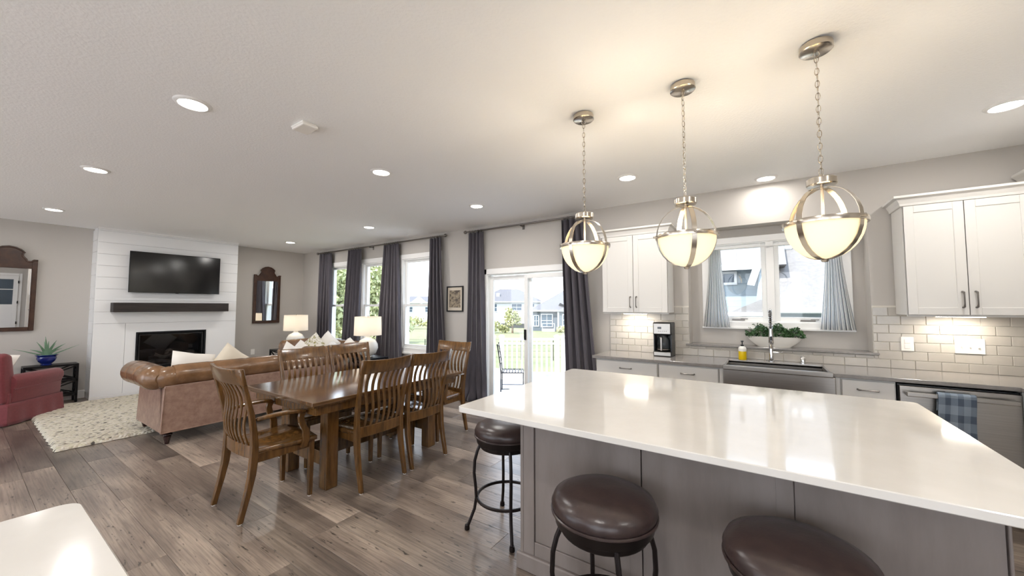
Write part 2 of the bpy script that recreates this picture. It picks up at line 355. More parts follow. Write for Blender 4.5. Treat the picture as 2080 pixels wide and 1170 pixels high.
# north wall with openings
NX0, NX1, NZ0, NZ1, ND = -.69, .83, 1.045, 2.33, .22
WINS = [(-8.09, -7.0), (-6.87, -5.78), (-5.65, -4.56)]; WZ0, WZ1 = .63, 2.43
DX0, DX1, DZ = -3.66, -2.0, 2.05
cs = .075
ops = [(a + cs, b - cs, WZ0 + cs, WZ1 - cs) for a, b in WINS] + [(DX0 + cs, DX1 - cs, -.12, DZ - cs), (NX0, NX1, NZ0 - .02, NZ1)]
def wall_with_openings(mb, ax, c0, c1, lo, hi, z0, z1, ops):
    def bx(a, b, za, zb):
        if b - a < 1e-4 or zb - za < 1e-4: return
        mb.box(a, b, c0, c1, za, zb) if ax == 'x' else mb.box(c0, c1, a, b, za, zb)
    x = lo
    for a, b, za, zb in sorted(ops): bx(x, a, z0, z1); bx(a, b, z0, za); bx(a, b, zb, z1); x = b
    bx(x, hi, z0, z1); return mb
wn = wall_with_openings(MB(), 'x', YN, YN + TH, XW - TH, XE, -.12, H, ops)
WX0, WX1, WKZ0, WKZ1 = -.57, .74, 1.225, 2.24     # kitchen window casing
NB = YN + ND
wall_with_openings(wn, 'x', NB, NB + .12, NX0 - .1, NX1 + .1, NZ0 - .1, NZ1 + .1, [(WX0 + .06, WX1 - .06, WKZ0 + .06, WKZ1 - .06)])
wn.box(NX0 - .1, NX0, YN + TH, NB, NZ0 - .1, NZ1 + .1); wn.box(NX1, NX1 + .1, YN + TH, NB, NZ0 - .1, NZ1 + .1)
wn.box(NX0, NX1, YN + TH, NB, NZ1, NZ1 + .1); wn.box(NX0, NX1, YN + TH, NB, NZ0 - .1, NZ0 - .02)
WN = struct('wall_north', wn, 'wall', 'greige painted window wall with window alcove over the sink', 'wall')
struct('wall_west', B(XW - TH, XW, YS, YN, -.12, H), 'wall', 'greige painted fireplace wall of the living area', 'wall')
SW = [(-8.7, -5.8), (-5.3, -2.4), (-1.9, 1.0), (1.5, 4.4)]; SZ0, SZ1 = .12, 2.52  # unseen window openings, added to brighten the ceiling and island front
struct('wall_south', wall_with_openings(MB(), 'x', YS - TH, YS, XW - TH, XE, -.12, H, [(a, b, SZ0, SZ1) for a, b in SW]), 'wall', 'plain greige wall behind the photographer', 'wall')
struct('wall_east', wall_with_openings(MB(), 'y', XE, XE + TH, YS - TH, YN + TH, -.12, H, []), 'wall', 'greige wall with white door seen in the round topped mirror', 'wall')
struct('wall_kitchen_east', B(XK, XK + .12, 1.36, YN, -.012, H), 'wall', 'greige wall end behind the right hand kitchen cabinets', 'wall')
# chimney breast with shiplap boards
CX, CY0, CY1 = -8.75, 1.255, 3.155
fx0, fx1, fz0, fz1 = 1.735, 2.685, .40, 1.035       # firebox opening
ch = wall_with_openings(MB(), 'y', CX - .30, CX - .02, CY0, CY1, 0, H, [(fx0, fx1, fz0, fz1)]); ch.box(XW, CX - .3, CY0, CY1, 0, H)
CH = struct('wall_fireplace', ch, 'shiplap', 'white shiplap chimney breast around the gas fireplace', 'wall')
z = 1.19
while z < H - .05:
    z2 = min(z + .187, H - .03); put('board', B(CX - .02, CX, CY0 - .012, CY1 + .004, z + .0015, z2 - .0015), 'shiplap', CH, True, bevel=.002); z = z2
z = .1
while z < H - .05:
    z2 = min(z + .187, H - .03); put('board', B(XW, CX - .001, CY0 - .012, CY0, z + .0015, z2 - .0015), 'shiplap', CH, True, bevel=.002); z = z2
sy = 1.605
for a, b, za, zb in ((CY0 - .012, sy - .002, .05, 1.188), (sy + .002, fx0, .05, 1.188), (fx1, CY1 + .004, .05, 1.188), (fx0, fx1, fz1, 1.188), (fx0, fx1, .05, fz0)):
    put('panel', B(CX - .02, CX, a, b, za, zb), 'shiplap', CH, True)
put('plinth', B(CX - .02, CX + .006, CY0 - .016, CY1 + .008, 0, .048), 'white', CH, True, bevel=.003)
put('crown', B(CX - .02, CX + .006, CY0 - .018, CY1 + .01, H - .03, H - .001), 'white', CH, True, bevel=.003)
# baseboards
def baseboard(n, *b): struct('baseboard_' + n, B(*b), 'trim', {'west': 'white baseboard between the black end table and the chimney breast', 'west_right': 'white baseboard below the small framed mirror', 'north': 'white baseboard below the living room windows', 'north_mid': 'white baseboard below the framed picture', 'south': 'white baseboard along the wall behind the photographer'}[n], 'baseboard', bevel=.004)
baseboard('west', XW, XW + .015, YS, CY0 - .012, 0, .13); baseboard('west_right', XW, XW + .015, CY1 + .004, YN, 0, .13)
baseboard('north', XW + .015, DX0, YN - .015, YN, 0, .13); baseboard('north_mid', DX1, -1.60, YN - .015, YN, 0, .13); baseboard('south', XW + .015, XE, YS, YS + .015, 0, .13)
# living room windows
wl = ['double hung window half hidden by the leftmost curtain panel, nearest the room corner', 'double hung window behind the right table lamp, middle of the three', 'double hung window nearest the framed picture, with a house in view']
def frame4(mb, x0, x1, z0, z1, y0, y1, w):
    mb.box(x0, x0 + w, y0, y1, z0, z1); mb.box(x1 - w, x1, y0, y1, z0, z1); mb.box(x0 + w, x1 - w, y0, y1, z0, z0 + w); mb.box(x0 + w, x1 - w, y0, y1, z1 - w, z1); return mb
for i, (a, b) in enumerate(WINS):
    t = thing('window_%d' % (i + 1), wl[i], 'window', ((a + b) / 2, YN, WZ0), kind='structure')
    put('casing', frame4(MB(), a, b, WZ0, WZ1, YN - .02, YN, cs + .012), 'trim', t, True, bevel=.003)
    put('sill', B(a - .02, b + .02, YN - .045, YN, WZ0 - .02, WZ0 + .012), 'trim', t, True, bevel=.004)
    x0, x1, z0, z1 = a + cs, b - cs, WZ0 + cs, WZ1 - cs
    put('jamb', frame4(MB(), x0, x1, z0, z1, YN, YN + TH, .03), 'vinyl', t, True)
    zm = 1.49
    for zz0, zz1, yy in ((zm - .02, z1 - .03, YN + .06), (z0 + .03, zm + .02, YN + .022)):
        s_ = put('sash', frame4(MB(), x0 + .03, x1 - .03, zz0, zz1, yy, yy + .035, .042), 'vinyl', t, True, bevel=.003)
        put('pane', B(x0 + .06, x1 - .06, yy + .015, yy + .019, zz0 + .03, zz1 - .03), 'pane', s_, True)
    put('sash_lock', B((x0 + x1) / 2 - .03, (x0 + x1) / 2 + .03, YN + .03, YN + .05, zm + .02, zm + .035), 'vinyl', t, True, bevel=.004)
sl = ['living side', 'dining side', 'kitchen side', 'hall side']
for i, (a, b) in enumerate(SW):
    t = thing('window_%d' % (i + 5), 'unseen window added to daylight the room, behind the photographer on the ' + sl[i], 'window', ((a + b) / 2, YS, SZ0), kind='structure')
    put('casing', frame4(MB(), a - .09, b + .09, SZ0 - .09, SZ1 + .09, YS, YS + .02, .1), 'trim', t, True, bevel=.003)
    m_ = (a + b) / 2
    for c, d in ((a, m_), (m_, b)):
        s_ = put('sash', frame4(MB(), c, d, SZ0, SZ1, YS - .1, YS - .05, .06), 'vinyl', t, True); put('pane', B(c + .05, d - .05, YS - .08, YS - .075, SZ0 + .05, SZ1 - .05), 'pane', s_, True)
# sliding patio door
t = thing('door_1', 'white sliding glass patio door between dark curtains', 'door', ((DX0 + DX1) / 2, YN, 0), kind='structure')
put('casing', MB().box(DX0, DX0 + cs + .01, YN - .02, YN, 0, DZ).box(DX1 - cs - .01, DX1, YN - .02, YN, 0, DZ).box(DX0, DX1, YN - .02, YN, DZ - cs - .01, DZ), 'trim', t, True, bevel=.003)
x0, x1 = DX0 + cs, DX1 - cs
put('jamb', frame4(MB(), x0, x1, -.02, DZ - cs, YN, YN + TH, .02), 'vinyl', t, True)
put('threshold', B(x0, x1, YN - .03, YN + TH, -.012, .014), 'pewter', t, True, bevel=.003)
xm = -2.835
for (a, b, yy) in ((x0 + .02, xm + .03, YN + .065), (xm - .07, x1 - .02, YN + .015)):
    p_ = put('sliding_panel', frame4(MB(), a, b, .015, DZ - cs - .035, yy, yy + .04, .062), 'vinyl', t, True, bevel=.004)
    put('pane', B(a + .05, b - .05, yy + .018, yy + .024, .07, DZ - cs - .105), 'pane', p_, True)
put('handle', MB().box(xm - .06, xm - .03, YN - .012, YN + .015, .98, 1.13).box(xm - .052, xm - .038, YN - .02, YN - .011, 1.0, 1.11), 'black_metal', t, True, bevel=.004)
# kitchen casement window in the alcove
t = thing('window_4', 'twin casement window in the alcove above the sink', 'window', ((WX0 + WX1) / 2, NB, WKZ0), kind='structure')
put('casing', frame4(MB(), WX0, WX1, WKZ0, WKZ1, NB - .018, NB, .07), 'trim', t, True, bevel=.003)
put('stool', B(WX0 - .01, WX1 + .01, NB - .03, NB, WKZ0 - .01, WKZ0 + .012), 'trim', t, True, bevel=.003)
put('jamb', frame4(MB(), WX0 + .06, WX1 - .06, WKZ0 + .06, WKZ1 - .06, NB, NB + .12, .02), 'vinyl', t, True)
xc = .085
put('mullion', B(xc - .035, xc + .035, NB - .012, NB + .11, WKZ0 + .075, WKZ1 - .075), 'trim', t, True, bevel=.003)
for a, b in ((WX0 + .08, xc - .035), (xc + .035, WX1 - .08)):
    s_ = put('sash', frame4(MB(), a, b, WKZ0 + .08, WKZ1 - .08, NB + .03, NB + .08, .045), 'vinyl', t, True, bevel=.003)
    put('pane', B(a + .04, b - .04, NB + .052, NB + .057, WKZ0 + .12, WKZ1 - .12), 'pane', s_, True)
    m_ = (a + b) / 2
    put('crank_handle', MB().box(m_ - .06, m_ + .06, NB - .0, NB + .03, WKZ0 + .082, WKZ0 + .10).box(m_ + .02, m_ + .09, NB - .008, NB, WKZ0 + .098, WKZ0 + .106), 'pewter', t, True, bevel=.003)
struct('trim_1', B(NX0 - .035, NX1 + .035, YN - .03, NB, NZ0 - .02, NZ0), 'grey_quartz', 'grey quartz ledge along the bottom of the window alcove', 'ledge', bevel=.003)
# backsplash tiles, children of the north wall
TR, TL, TG = .0772, .1540, .003
gb = put('grout', MB().box(-1.605, NX0, YN - .004, YN, .915, 1.47).box(NX0, NX1, YN - .004, YN, .915, NZ0 - .022).box(NX1, XK, YN - .004, YN, .915, 1.47), 'grout', WN, True)
tm = {}
def tile_mesh(wd, hg):
    k = (round(wd, 3), round(hg, 3))
    if k not in tm: tm[k] = B(0, wd, -.010, 0, 0, hg).mesh('tile', bevel=.0025)
    return tm[k]
wl0 = Vector(WN.location)
for r in range(7):
    z0 = .917 + r * TR; z1 = min(z0 + TR - TG, 1.468)
    off = (TL / 2 if r % 2 == 0 else 0)
    x = -1.605 + (0 if off == 0 else TL / 2) - (TL if off else 0)
    while x < XK:
        spans = [(-1.603, NX0 - .002), (NX1 + .002, XK)] if z1 > NZ0 - .024 + .001 else [(-1.603, XK)]
        if z0 < NZ0 - .022 < z1: spans.append((NX0, NX1, NZ0 - .024))
        for s_ in spans:
            a, b = max(x, s_[0]), min(x + TL - TG, s_[1]); zz = s_[2] if len(s_) > 2 else z1
            if b - a > .012 and zz - z0 > .01:
                if a < -.84 + 1e9 and zz - z0 > .012:
                    o = put('tile', tile_mesh(b - a, zz - z0), 'tile', WN); o.location = Vector((a, YN - .001, z0)) - wl0
        x += TL
# white door far east (seen in the mirror)
t = thing('door_2', 'white half glazed door seen only in the round topped mirror', 'door', (XE, .93, 0), kind='structure')
put('casing', MB().box(XE - .02, XE, .40, .48, 0, 2.13).box(XE - .02, XE, 1.38, 1.46, 0, 2.13).box(XE - .02, XE, .48, 1.38, 2.05, 2.13), 'trim', t, True, bevel=.003)
put('leaf', MB().box(XE - .045, XE - .002, .485, .60, .01, 2.04).box(XE - .045, XE - .002, 1.26, 1.375, .01, 2.04).box(XE - .045, XE - .002, .6, 1.26, .01, .95).box(XE - .045, XE - .002, .6, 1.26, 1.9, 2.04).box(XE - .045, XE - .002, .6, 1.26, 1.5, 1.53), 'white', t, True, bevel=.003)
put('pane', B(XE - .03, XE - .024, .6, 1.26, .95, 1.9), 'winglass', t, True)
for z in (.25, 1.03, 1.8): put('hinge', B(XE - .06, XE - .044, 1.36, 1.39, z - .05, z + .05), 'black_metal', t, True)
# ---------------------------------------------------------------- kitchen island
IX0, IX1, IY0, IY1 = -1.40, .715, 1.551, 3.06
def rrect(x0, x1, y0, y1, r, n=4):
    out = []
    for cx, cy, a0 in ((x1 - r, y1 - r, 0), (x0 + r, y1 - r, 90), (x0 + r, y0 + r, 180), (x1 - r, y0 + r, 270)):
        for i in range(n + 1): a = math.radians(a0 + 90 * i / n); out.append((cx + r * math.cos(a), cy + r * math.sin(a)))
    return out
t = thing('kitchen_island', 'grey stained wood kitchen island below the three pendants', 'island', (-.3, 2.4, 0))
bx0, bx1, by0, by1 = -1.17, .62, 1.835, 3.0
put('body', B(bx0 + .02, bx1 - .02, by0 + .02, by1, 0, .885), 'island', t, True)
cuts = [bx0 + .022, bx0 + .092, -.495, .083, .612]
put('corner_post', B(bx0, bx0 + .02, by0 + .002, by0 + .06, .0, .885), 'island', t, True, bevel=.002)
put('stile', B(cuts[0], cuts[1] - .002, by0, by0 + .02, .09, .885), 'island', t, True, bevel=.002)
for a, b in zip(cuts[1:-1], cuts[2:]): put('panel', B(a + .002, b - .003, by0 + .009, by0 + .02, .165, .885), 'island', t, True, bevel=.001)
put('rail', B(cuts[1], bx1 - .0, by0 + .001, by0 + .02, .09, .163), 'island', t, True, bevel=.002)
put('end_post', B(cuts[-1], bx1, by0 + .001, by0 + .04, .163, .885), 'island', t, True, bevel=.002)
for k in (-.52, .06): put('batten', B(k - .035, k + .022, by0 + .005, by0 + .02, .163, .885), 'island', t, True, bevel=.001)
put('plinth', MB().box(bx0 - .018, bx1, by0 - .018, by0 + .02, 0, .09).box(bx0 - .018, bx0 + .02, by0 + .02, by1, 0, .09), 'island', t, True, bevel=.006)
put('side_panel', B(bx0, bx0 + .02, by0 + .06, by1, .09, .885), 'island', t, True, bevel=.002)
for k in range(3):
    a = bx0 + .02 + k * .585; d_ = put('door', B(a + .005, a + .58, by1, by1 + .02, .1, .86), 'island', t, True, bevel=.003)
    put('handle', B(a + .5, a + .512, by1 + .04, by1 + .052, .6, .75), 'pewter', d_, True)
tag(put('island_worktop', MB().prism(rrect(IX0, IX1, IY0, IY1, .03), 'z', .887, .917), 'quartz', world=True, bevel=.003, smooth=True), 'glossy white quartz worktop of the island under the pendants', 'worktop')
# second white counter beside the photographer
t = thing('peninsula_cabinet', 'grey cabinet under the white counter at the lower left corner', 'cabinet', (-1.2, -.8, 0))
put('body', B(-1.5, -.78, -1.75, .12, .1, .885), 'island', t, True); put('plinth', B(-1.45, -.8, -1.7, .07, 0, .1), 'island', t, True)
for k in range(3): put('panel', B(-1.512, -1.5, -1.72 + k * .61, -1.13 + k * .61, .13, .86), 'island', t, True, bevel=.002)
tag(put('counter_worktop', MB().prism(rrect(-1.61, -.72, -1.8, .222, .045, 6), 'z', .887, .917), 'quartz', world=True, bevel=.003, smooth=True), 'white quartz counter corner at the lower left of the photo', 'worktop')
# ---------------------------------------------------------------- bar stools
def stool():
    t = thing('bar_stool', '', 'stool', group='round leather swivel stools at the island')
    R = .213
    put('cushion', MB().lathe([(.0, .60), (R - .012, .60), (R, .615), (R + .004, .635), (R - .008, .662), (R - .05, .683), (R - .12, .692), (0, .694)], 40), 'seatleather', t, smooth=True)
    put('piping', MB().tube([((R + .001) * math.cos(a * PI / 20), (R + .001) * math.sin(a * PI / 20), .607) for a in range(40)], .006, 6, closed=True), 'seatleather', t, smooth=True)
    put('seat_band', MB().lathe([(0, .555), (R - .02, .555), (R - .012, .56), (R - .004, .60), (0, .60)], 40), 'bronze', t, smooth=True)
    put('swivel_ring', MB().lathe([(0, .528), (R - .035, .528), (R - .03, .535), (R - .03, .55), (0, .55)], 36), 'bronze', t, smooth=True)
    for k in range(4):
        a = PI / 4 + k * PI / 2; c, s = math.cos(a), math.sin(a)
        pr = [(.178, .545), (.198, .50), (.214, .44), (.218, .36), (.207, .27), (.203, .2), (.214, .13), (.242, .06), (.262, .012)]
        put('leg', MB().tube([(r * c, r * s, z) for r, z in pr], .0105, 8), 'bronze', t, smooth=True)
        put('foot', MB().lathe([(0, 0), (.016, 0), (.018, .006), (.015, .03), (0, .03)], 10, (.262 * c, .262 * s, 0)), 'bronze', t, smooth=True)
    put('foot_ring', MB().tube([(.196 * math.cos(a * PI / 20), .196 * math.sin(a * PI / 20), .2) for a in range(40)], .0105, 8, closed=True), 'bronze', t, smooth=True)
    return t
s1 = stool(); s1['label'] = 'dark leather bar stool at the left end of the island, beside the patio door'; s1.location = (-1.455, 2.115, 0); s1.rotation_euler = (0, 0, -.06)
dup(s1, 'dark leather bar stool seen whole in front of the island panels', (-.578, 1.557, 0), -.17)
dup(s1, 'dark leather bar stool cut off by the bottom edge, nearest the camera', (.075, 1.573, 0), -.1)
# ---------------------------------------------------------------- dining set
def interp(p, z):
    for (y0, z0), (y1, z1) in zip(p, p[1:]):
        if z <= z1: k = (z - z0) / (z1 - z0); return y0 + (y1 - y0) * k
    return p[-1][0]
POST = [(-.275, 0), (-.262, .07), (-.236, .18), (-.213, .30), (-.203, .42), (-.203, .50), (-.212, .60), (-.232, .72), (-.262, .85), (-.292, .96), (-.308, 1.02)]
def ribbon(mb, pts, wx, wy):
    secs = []
    for i, (x, y, z) in enumerate(pts):
        a = wx[i] if isinstance(wx, list) else wx; b = wy[i] if isinstance(wy, list) else wy
        secs.append([(x - a / 2, y - b / 2, z), (x + a / 2, y - b / 2, z), (x + a / 2, y + b / 2, z), (x - a / 2, y + b / 2, z)])
    return mb.loft(secs)
def bow(x, hw): return -.028 * (1 - (x / hw) ** 2)      # plan curve of the back
def chair(arm):
    t = thing('dining_armchair' if arm else 'dining_chair', '', 'chair', group='slat back dining chairs around the table'); hw = .235 if arm else .225; fw = .245 if arm else .235
    def seat(u, v):
        x = (u - .5) * 2; w_ = (hw - .02) + (fw - hw + .03) * v; yy = -.205 + .445 * v
        sad = -.016 * max(0, 1 - ((abs(x) - .45) / .4) ** 2) * math.sin(PI * min(1, v * 1.05)) - .004
        return (x * w_, yy - .018 * (x * x) * (1 if v > .5 else 0) * v, .468 + sad + .006 * math.cos(x * PI))
    mb = MB(); mb.grid(seat, 14, 10)
    s_ = put('seat', mb, 'wood', t, smooth=True); md = s_.modifiers.new('thickness', 'SOLIDIFY'); md.thickness = .03; md.offset = -1
    put('seat_rail', MB().box(-fw + .03, fw - .03, .185, .205, .375, .438).box(-hw + .01, -hw + .03, -.19, .20, .375, .438).box(hw - .03, hw - .01, -.19, .20, .375, .438), 'wood', t, bevel=.002)
    for sx in (-1, 1):
        z = [q[1] for q in POST]; pts = [(sx * (hw - .012) * (1 + .10 * max(0, (q[1] - .45) / .57)) * (1 if arm else 1), q[0], q[1]) for q in POST]
        pts[0] = (pts[0][0], pts[0][1], .006)
        put('leg', ribbon(MB(), pts, [.03, .032, .034, .036, .038, .036, .034, .032, .03, .028, .026], [.034, .036, .04, .046, .05, .044, .038, .034, .03, .028, .024]), 'wood', t, bevel=.004, smooth=True)
        put('glide', MB().lathe([(0, 0), (.013, 0), (.013, .007), (0, .007)], 10, (pts[0][0], POST[0][0], 0)), 'glide', t)
        put('leg', ribbon(MB(), [(sx * (fw - .03), .195, .006), (sx * (fw - .03), .195, .25), (sx * (fw - .028), .193, .44)], [.03, .036, .042], [.03, .036, .042]), 'wood', t, bevel=.003)
        put('glide', MB().lathe([(0, 0), (.013, 0), (.013, .007), (0, .007)], 10, (sx * (fw - .03), .195, 0)), 'glide', t)
    n = 12; hw2 = (hw - .012) * 1.10
    def rail(z0, z1, hw_, th, fr, lift=0):
        secs = []
        for i in range(n + 1):
            x = hw_ * (2 * i / n - 1); b_ = fr * bow(x, hw_)
            ya, yb = interp(POST, z0) + b_, interp(POST, z1) + b_; l_ = lift * (x / hw_) ** 2
            secs.append([(x, ya - th, z0), (x, ya + th, z0), (x, yb + th, z1 + l_), (x, yb - th, z1 + l_)])
        return MB().loft(secs)
    put('crest_rail', rail(.925, 1.028, hw2 + .016, .013, 1.0, .012), 'wood', t, bevel=.004, smooth=True)
    put('back_rail', rail(.41, .495, hw - .012, .012, .8), 'wood', t, bevel=.003, smooth=True)
    ns = 7
    for k in range(ns):
        u = (k + 1) / (ns + 1) * 2 - 1; pts = []
        for j in range(13):
            z = .49 + (.935 - .49) * j / 12; hh = (hw - .012) * (1 + .10 * (z - .45) / .57); x = u * hh * .97
            pts.append((x, interp(POST, z) + .9 * bow(x, hh) + .022 * math.sin(PI * 2 * (z - .49) / .445) * (-1), z))
        put('slat', ribbon(MB(), pts, [.020 + .008 * j / 12 for j in range(13)], .011), 'wood', t, bevel=.002, smooth=True)
    if arm:
        for sx in (-1, 1):
            pa = [(sx * (hw + .0), -.20, .665), (sx * (hw + .015), -.1, .675), (sx * (hw + .03), .02, .675), (sx * (hw + .035), .09, .668), (sx * (hw + .03), .115, .664)]
            secs = [[(x - w_, y, z), (x + w_, y, z), (x + w_, y, z + .024), (x - w_, y, z + .024)] for (x, y, z), w_ in zip(pa, (.016, .022, .03, .034, .028))]
            put('armrest', MB().loft(secs), 'wood', t, bevel=.006, smooth=True)
            sp_ = [(.115, .40), (.135, .45), (.13, .52), (.10, .58), (.09, .63), (.105, .67)]
            put('arm_support', ribbon(MB(), [(sx * (hw + .022), y, z) for y, z in sp_], .024, [.045, .05, .05, .046, .042, .05]), 'wood', t, bevel=.003, smooth=True)
    return t
AC = chair(True); AC['label'] = 'wooden slat back dining armchair at the near end of the table, beside the leather sofa'
AC.location = (-3.17, 1.405, 0); AC.rotation_euler = (0, 0, 0.0)
dup(AC, 'wooden slat back dining armchair at the far table end, by the door curtain', (-3.17, 3.165, 0), PI)
SC = chair(False); SC['label'] = 'wooden slat back side chair on the island side, nearer the camera'
SC.location = (-2.915, 2.048, 0); SC.rotation_euler = (0, 0, PI / 2)
dup(SC, 'wooden slat back side chair on the island side, nearer the patio door', (-2.92, 2.56, 0), PI / 2)
dup(SC, 'wooden slat back side chair on the sofa side, left of the pair', (-3.66, 2.045, 0), -PI / 2)
dup(SC, 'wooden slat back side chair on the sofa side, right of the pair under the lamp', (-3.66, 2.56, 0), -PI / 2)
t = thing('dining_table', 'brown stained wooden dining table with four square legs', 'table', (-3.27, 2.29, 0))
TY0, TY1 = 1.475, 3.10
put('tabletop', B(-3.82, -2.72, TY0, TY1, .732, .762), 'wood_top', t, True, bevel=.005, seg=2)
for a, b in ((-3.795, -2.745),): put('under_frame', B(a, b, TY0 + .025, TY1 - .025, .712, .732), 'wood', t, True, bevel=.002)
put('apron', MB().box(-3.76, -2.78, TY0 + .06, TY0 + .082, .645, .712).box(-3.76, -2.78, TY1 - .082, TY1 - .06, .645, .712).box(-3.76, -3.738, TY0 + .082, TY1 - .082, .645, .712).box(-2.802, -2.78, TY0 + .082, TY1 - .082, .645, .712), 'wood', t, True, bevel=.002)
for lx in (-3.57, -2.965):
    for ly in (1.755, 2.85): put('leg', B(lx - .052, lx + .052, ly - .052, ly + .052, 0, .645), 'wood', t, True, bevel=.006)
for ly in (1.755, 2.85):
    put('stretcher', B(-3.52, -3.017, ly - .02, ly + .02, .16, .27), 'wood', t, True, bevel=.003)
    put('cross_beam', B(-3.62, -2.92, ly - .045, ly + .045, .60, .645), 'wood', t, True, bevel=.003)
put('long_stretcher', B(-3.30, -3.235, 1.775, 2.83, .15, .28), 'wood', t, True, bevel=.003)
# ---------------------------------------------------------------- sofas
def turned_leg(t, x, y, z0, h=.13):
    put('leg', MB().lathe([(0, 0), (.018, 0), (.024, h * .25), (.034, h * .62), (.026, h * .68), (.042, h * .74), (.042, h * .82), (.03, h * .86), (.046, h), (0, h)], 16, (x, y, z0)), 'darkwood', t, smooth=True)
def roll(mb, path, rad, n=20, k=5, dip=.93, sq=1.0):
    # padded roll with shallow creases along a straight path
    a, b = Vector(path[0]), Vector(path[1]); m = k * 8; pts = []; rr = []
    for i in range(m + 1):
        u = i / m; c = abs(math.sin(PI * u * k)); pts.append(a.lerp(b, u)); rr.append(rad * (dip + (1 - dip) * min(1, c * 2.5)))
    return mb.tube(pts, rr, n)
def sofa(label, L, D, loc, rz, cushions, lz=0.0):
    # local: faces +y, width along x, back face at y=-D/2
    t = thing('chesterfield_sofa', label, 'sofa', loc, rz, 'tufted brown leather sofas'); hw = L / 2; yb, yf = -D / 2, D / 2
    put('base', B(-hw + .01, hw - .01, yb + .01, yf - .04, .13, .32), 'leather', t, bevel=.012, seg=2)
    put('back_panel', MB().loft([[(-hw, yb, .13), (hw, yb, .13), (hw, yb + .05, .13), (-hw, yb + .05, .13)], [(-hw + .02, yb + .01, .62), (hw - .02, yb + .01, .62), (hw - .02, yb + .17, .62), (-hw + .02, yb + .17, .62)]]), 'leather', t, bevel=.006, seg=2)
    put('back_piping', MB().tube([(-hw - .002, yb - .002, .135), (hw + .002, yb - .002, .135)], .006, 6).tube([(-hw - .002, yb - .002, .135), (-hw + .018, yb + .008, .6)], .006, 6).tube([(hw + .002, yb - .002, .135), (hw - .018, yb + .008, .6)], .006, 6), 'leather', t, smooth=True)
    put('back_roll', roll(MB(), [(-hw + .10, yb + .10, .715), (hw - .10, yb + .10, .715)], .115, 22, max(4, int(L / .33)), .95), 'leather_roll', t, smooth=True)
    put('inner_back', MB().grid(lambda u, v: (-hw + .2 + (L - .4) * u, yb + .17 + .10 * v + .018 * abs(math.sin(u * PI * 7)) * abs(math.sin(v * PI * 2)), .70 - .26 * v), 56, 16), 'leather_roll', t, smooth=True)
    put('back_core', B(-hw + .06, hw - .06, yb + .055, yb + .19, .3, .66), 'leather', t)
    for sx in (-1, 1):
        xo = sx * hw; put('arm_panel', MB().loft([[(xo, yb + .04, .13), (xo, yf - .05, .13), (xo - sx * .17, yf - .05, .13), (xo - sx * .17, yb + .04, .13)], [(xo - sx * .02, yb + .08, .62), (xo - sx * .02, yf - .06, .62), (xo - sx * .17, yf - .06, .62), (xo - sx * .17, yb + .08, .62)]]), 'leather', t, bevel=.008, seg=2)
        cx = xo + sx * .035; ar = MB(); pts = []; rr = []
        for i in range(25):
            u = i / 24; yy = yb + .035 + (D - .1) * u; e = 1 - max(0, (.12 - u) / .12) ** 2 * .55; e *= 1 - max(0, (u - .95) / .05) ** 2 * .25
            pts.append((cx - sx * .03 * max(0, (.15 - u) / .15), yy, .70 + .012 * math.sin(u * PI))); rr.append(.128 * e * (.95 + .05 * min(1, abs(math.sin(u * PI * 3)) * 3)))
        put('arm_roll', ar.tube(pts, rr, 22), 'leather_roll', t, smooth=True)
        put('corner_pleat', MB().lathe([(0, -.13), (.06, -.125), (.105, -.07), (.118, 0), (.105, .07), (.06, .11), (0, .115)], 20, (cx - sx * .10, yb + .10, .70), 'x'), 'leather_roll', t, smooth=True)
        turned_leg(t, sx * (hw - .07), yb + .07, 0); turned_leg(t, sx * (hw - .07), yf - .11, lz, .13 - lz)
    n = cushions; cw = (L - .36) / n
    for i in range(n):
        a = -hw + .18 + i * cw
        put('seat_cushion', B(a + .004, a + cw - .004, yb + .20, yf - .0, .32, .47), 'leather', t, bevel=.035, seg=3, smooth=True)
    return t
sofa('tufted brown leather sofa with its back to the dining table', 1.92, 1.0, (-5.75, 2.225, 0), PI / 2, 3, .036)
sofa('tufted brown leather sofa under the living room windows', 1.5, .92, (-6.75, 3.86, 0), PI, 2)
# rug
RX0, RX1, RY0, RY1 = -8.55, -5.93, .63, 3.15
def rug(u, v):
    x, y = RX0 + (RX1 - RX0) * u, RY0 + (RY1 - RY0) * v; e = min(u, 1 - u, v * .9, (1 - v) * .9) / .008
    z = .004 + .034 * min(1, e) ** .5 + (.004 * math.sin(x * 95) * math.sin(y * 33 + 3 * math.sin(x * 7)) + .002 * random.random()) * min(1, e)
    return (x + .006 * math.sin(y * 40) * (e < 2), y + .006 * math.sin(x * 37) * (e < 2), z)
tag(put('area_rug', MB().grid(rug, 220, 160), 'rug', world=True, smooth=True), 'chunky woven cream area rug in front of the fireplace', 'rug')
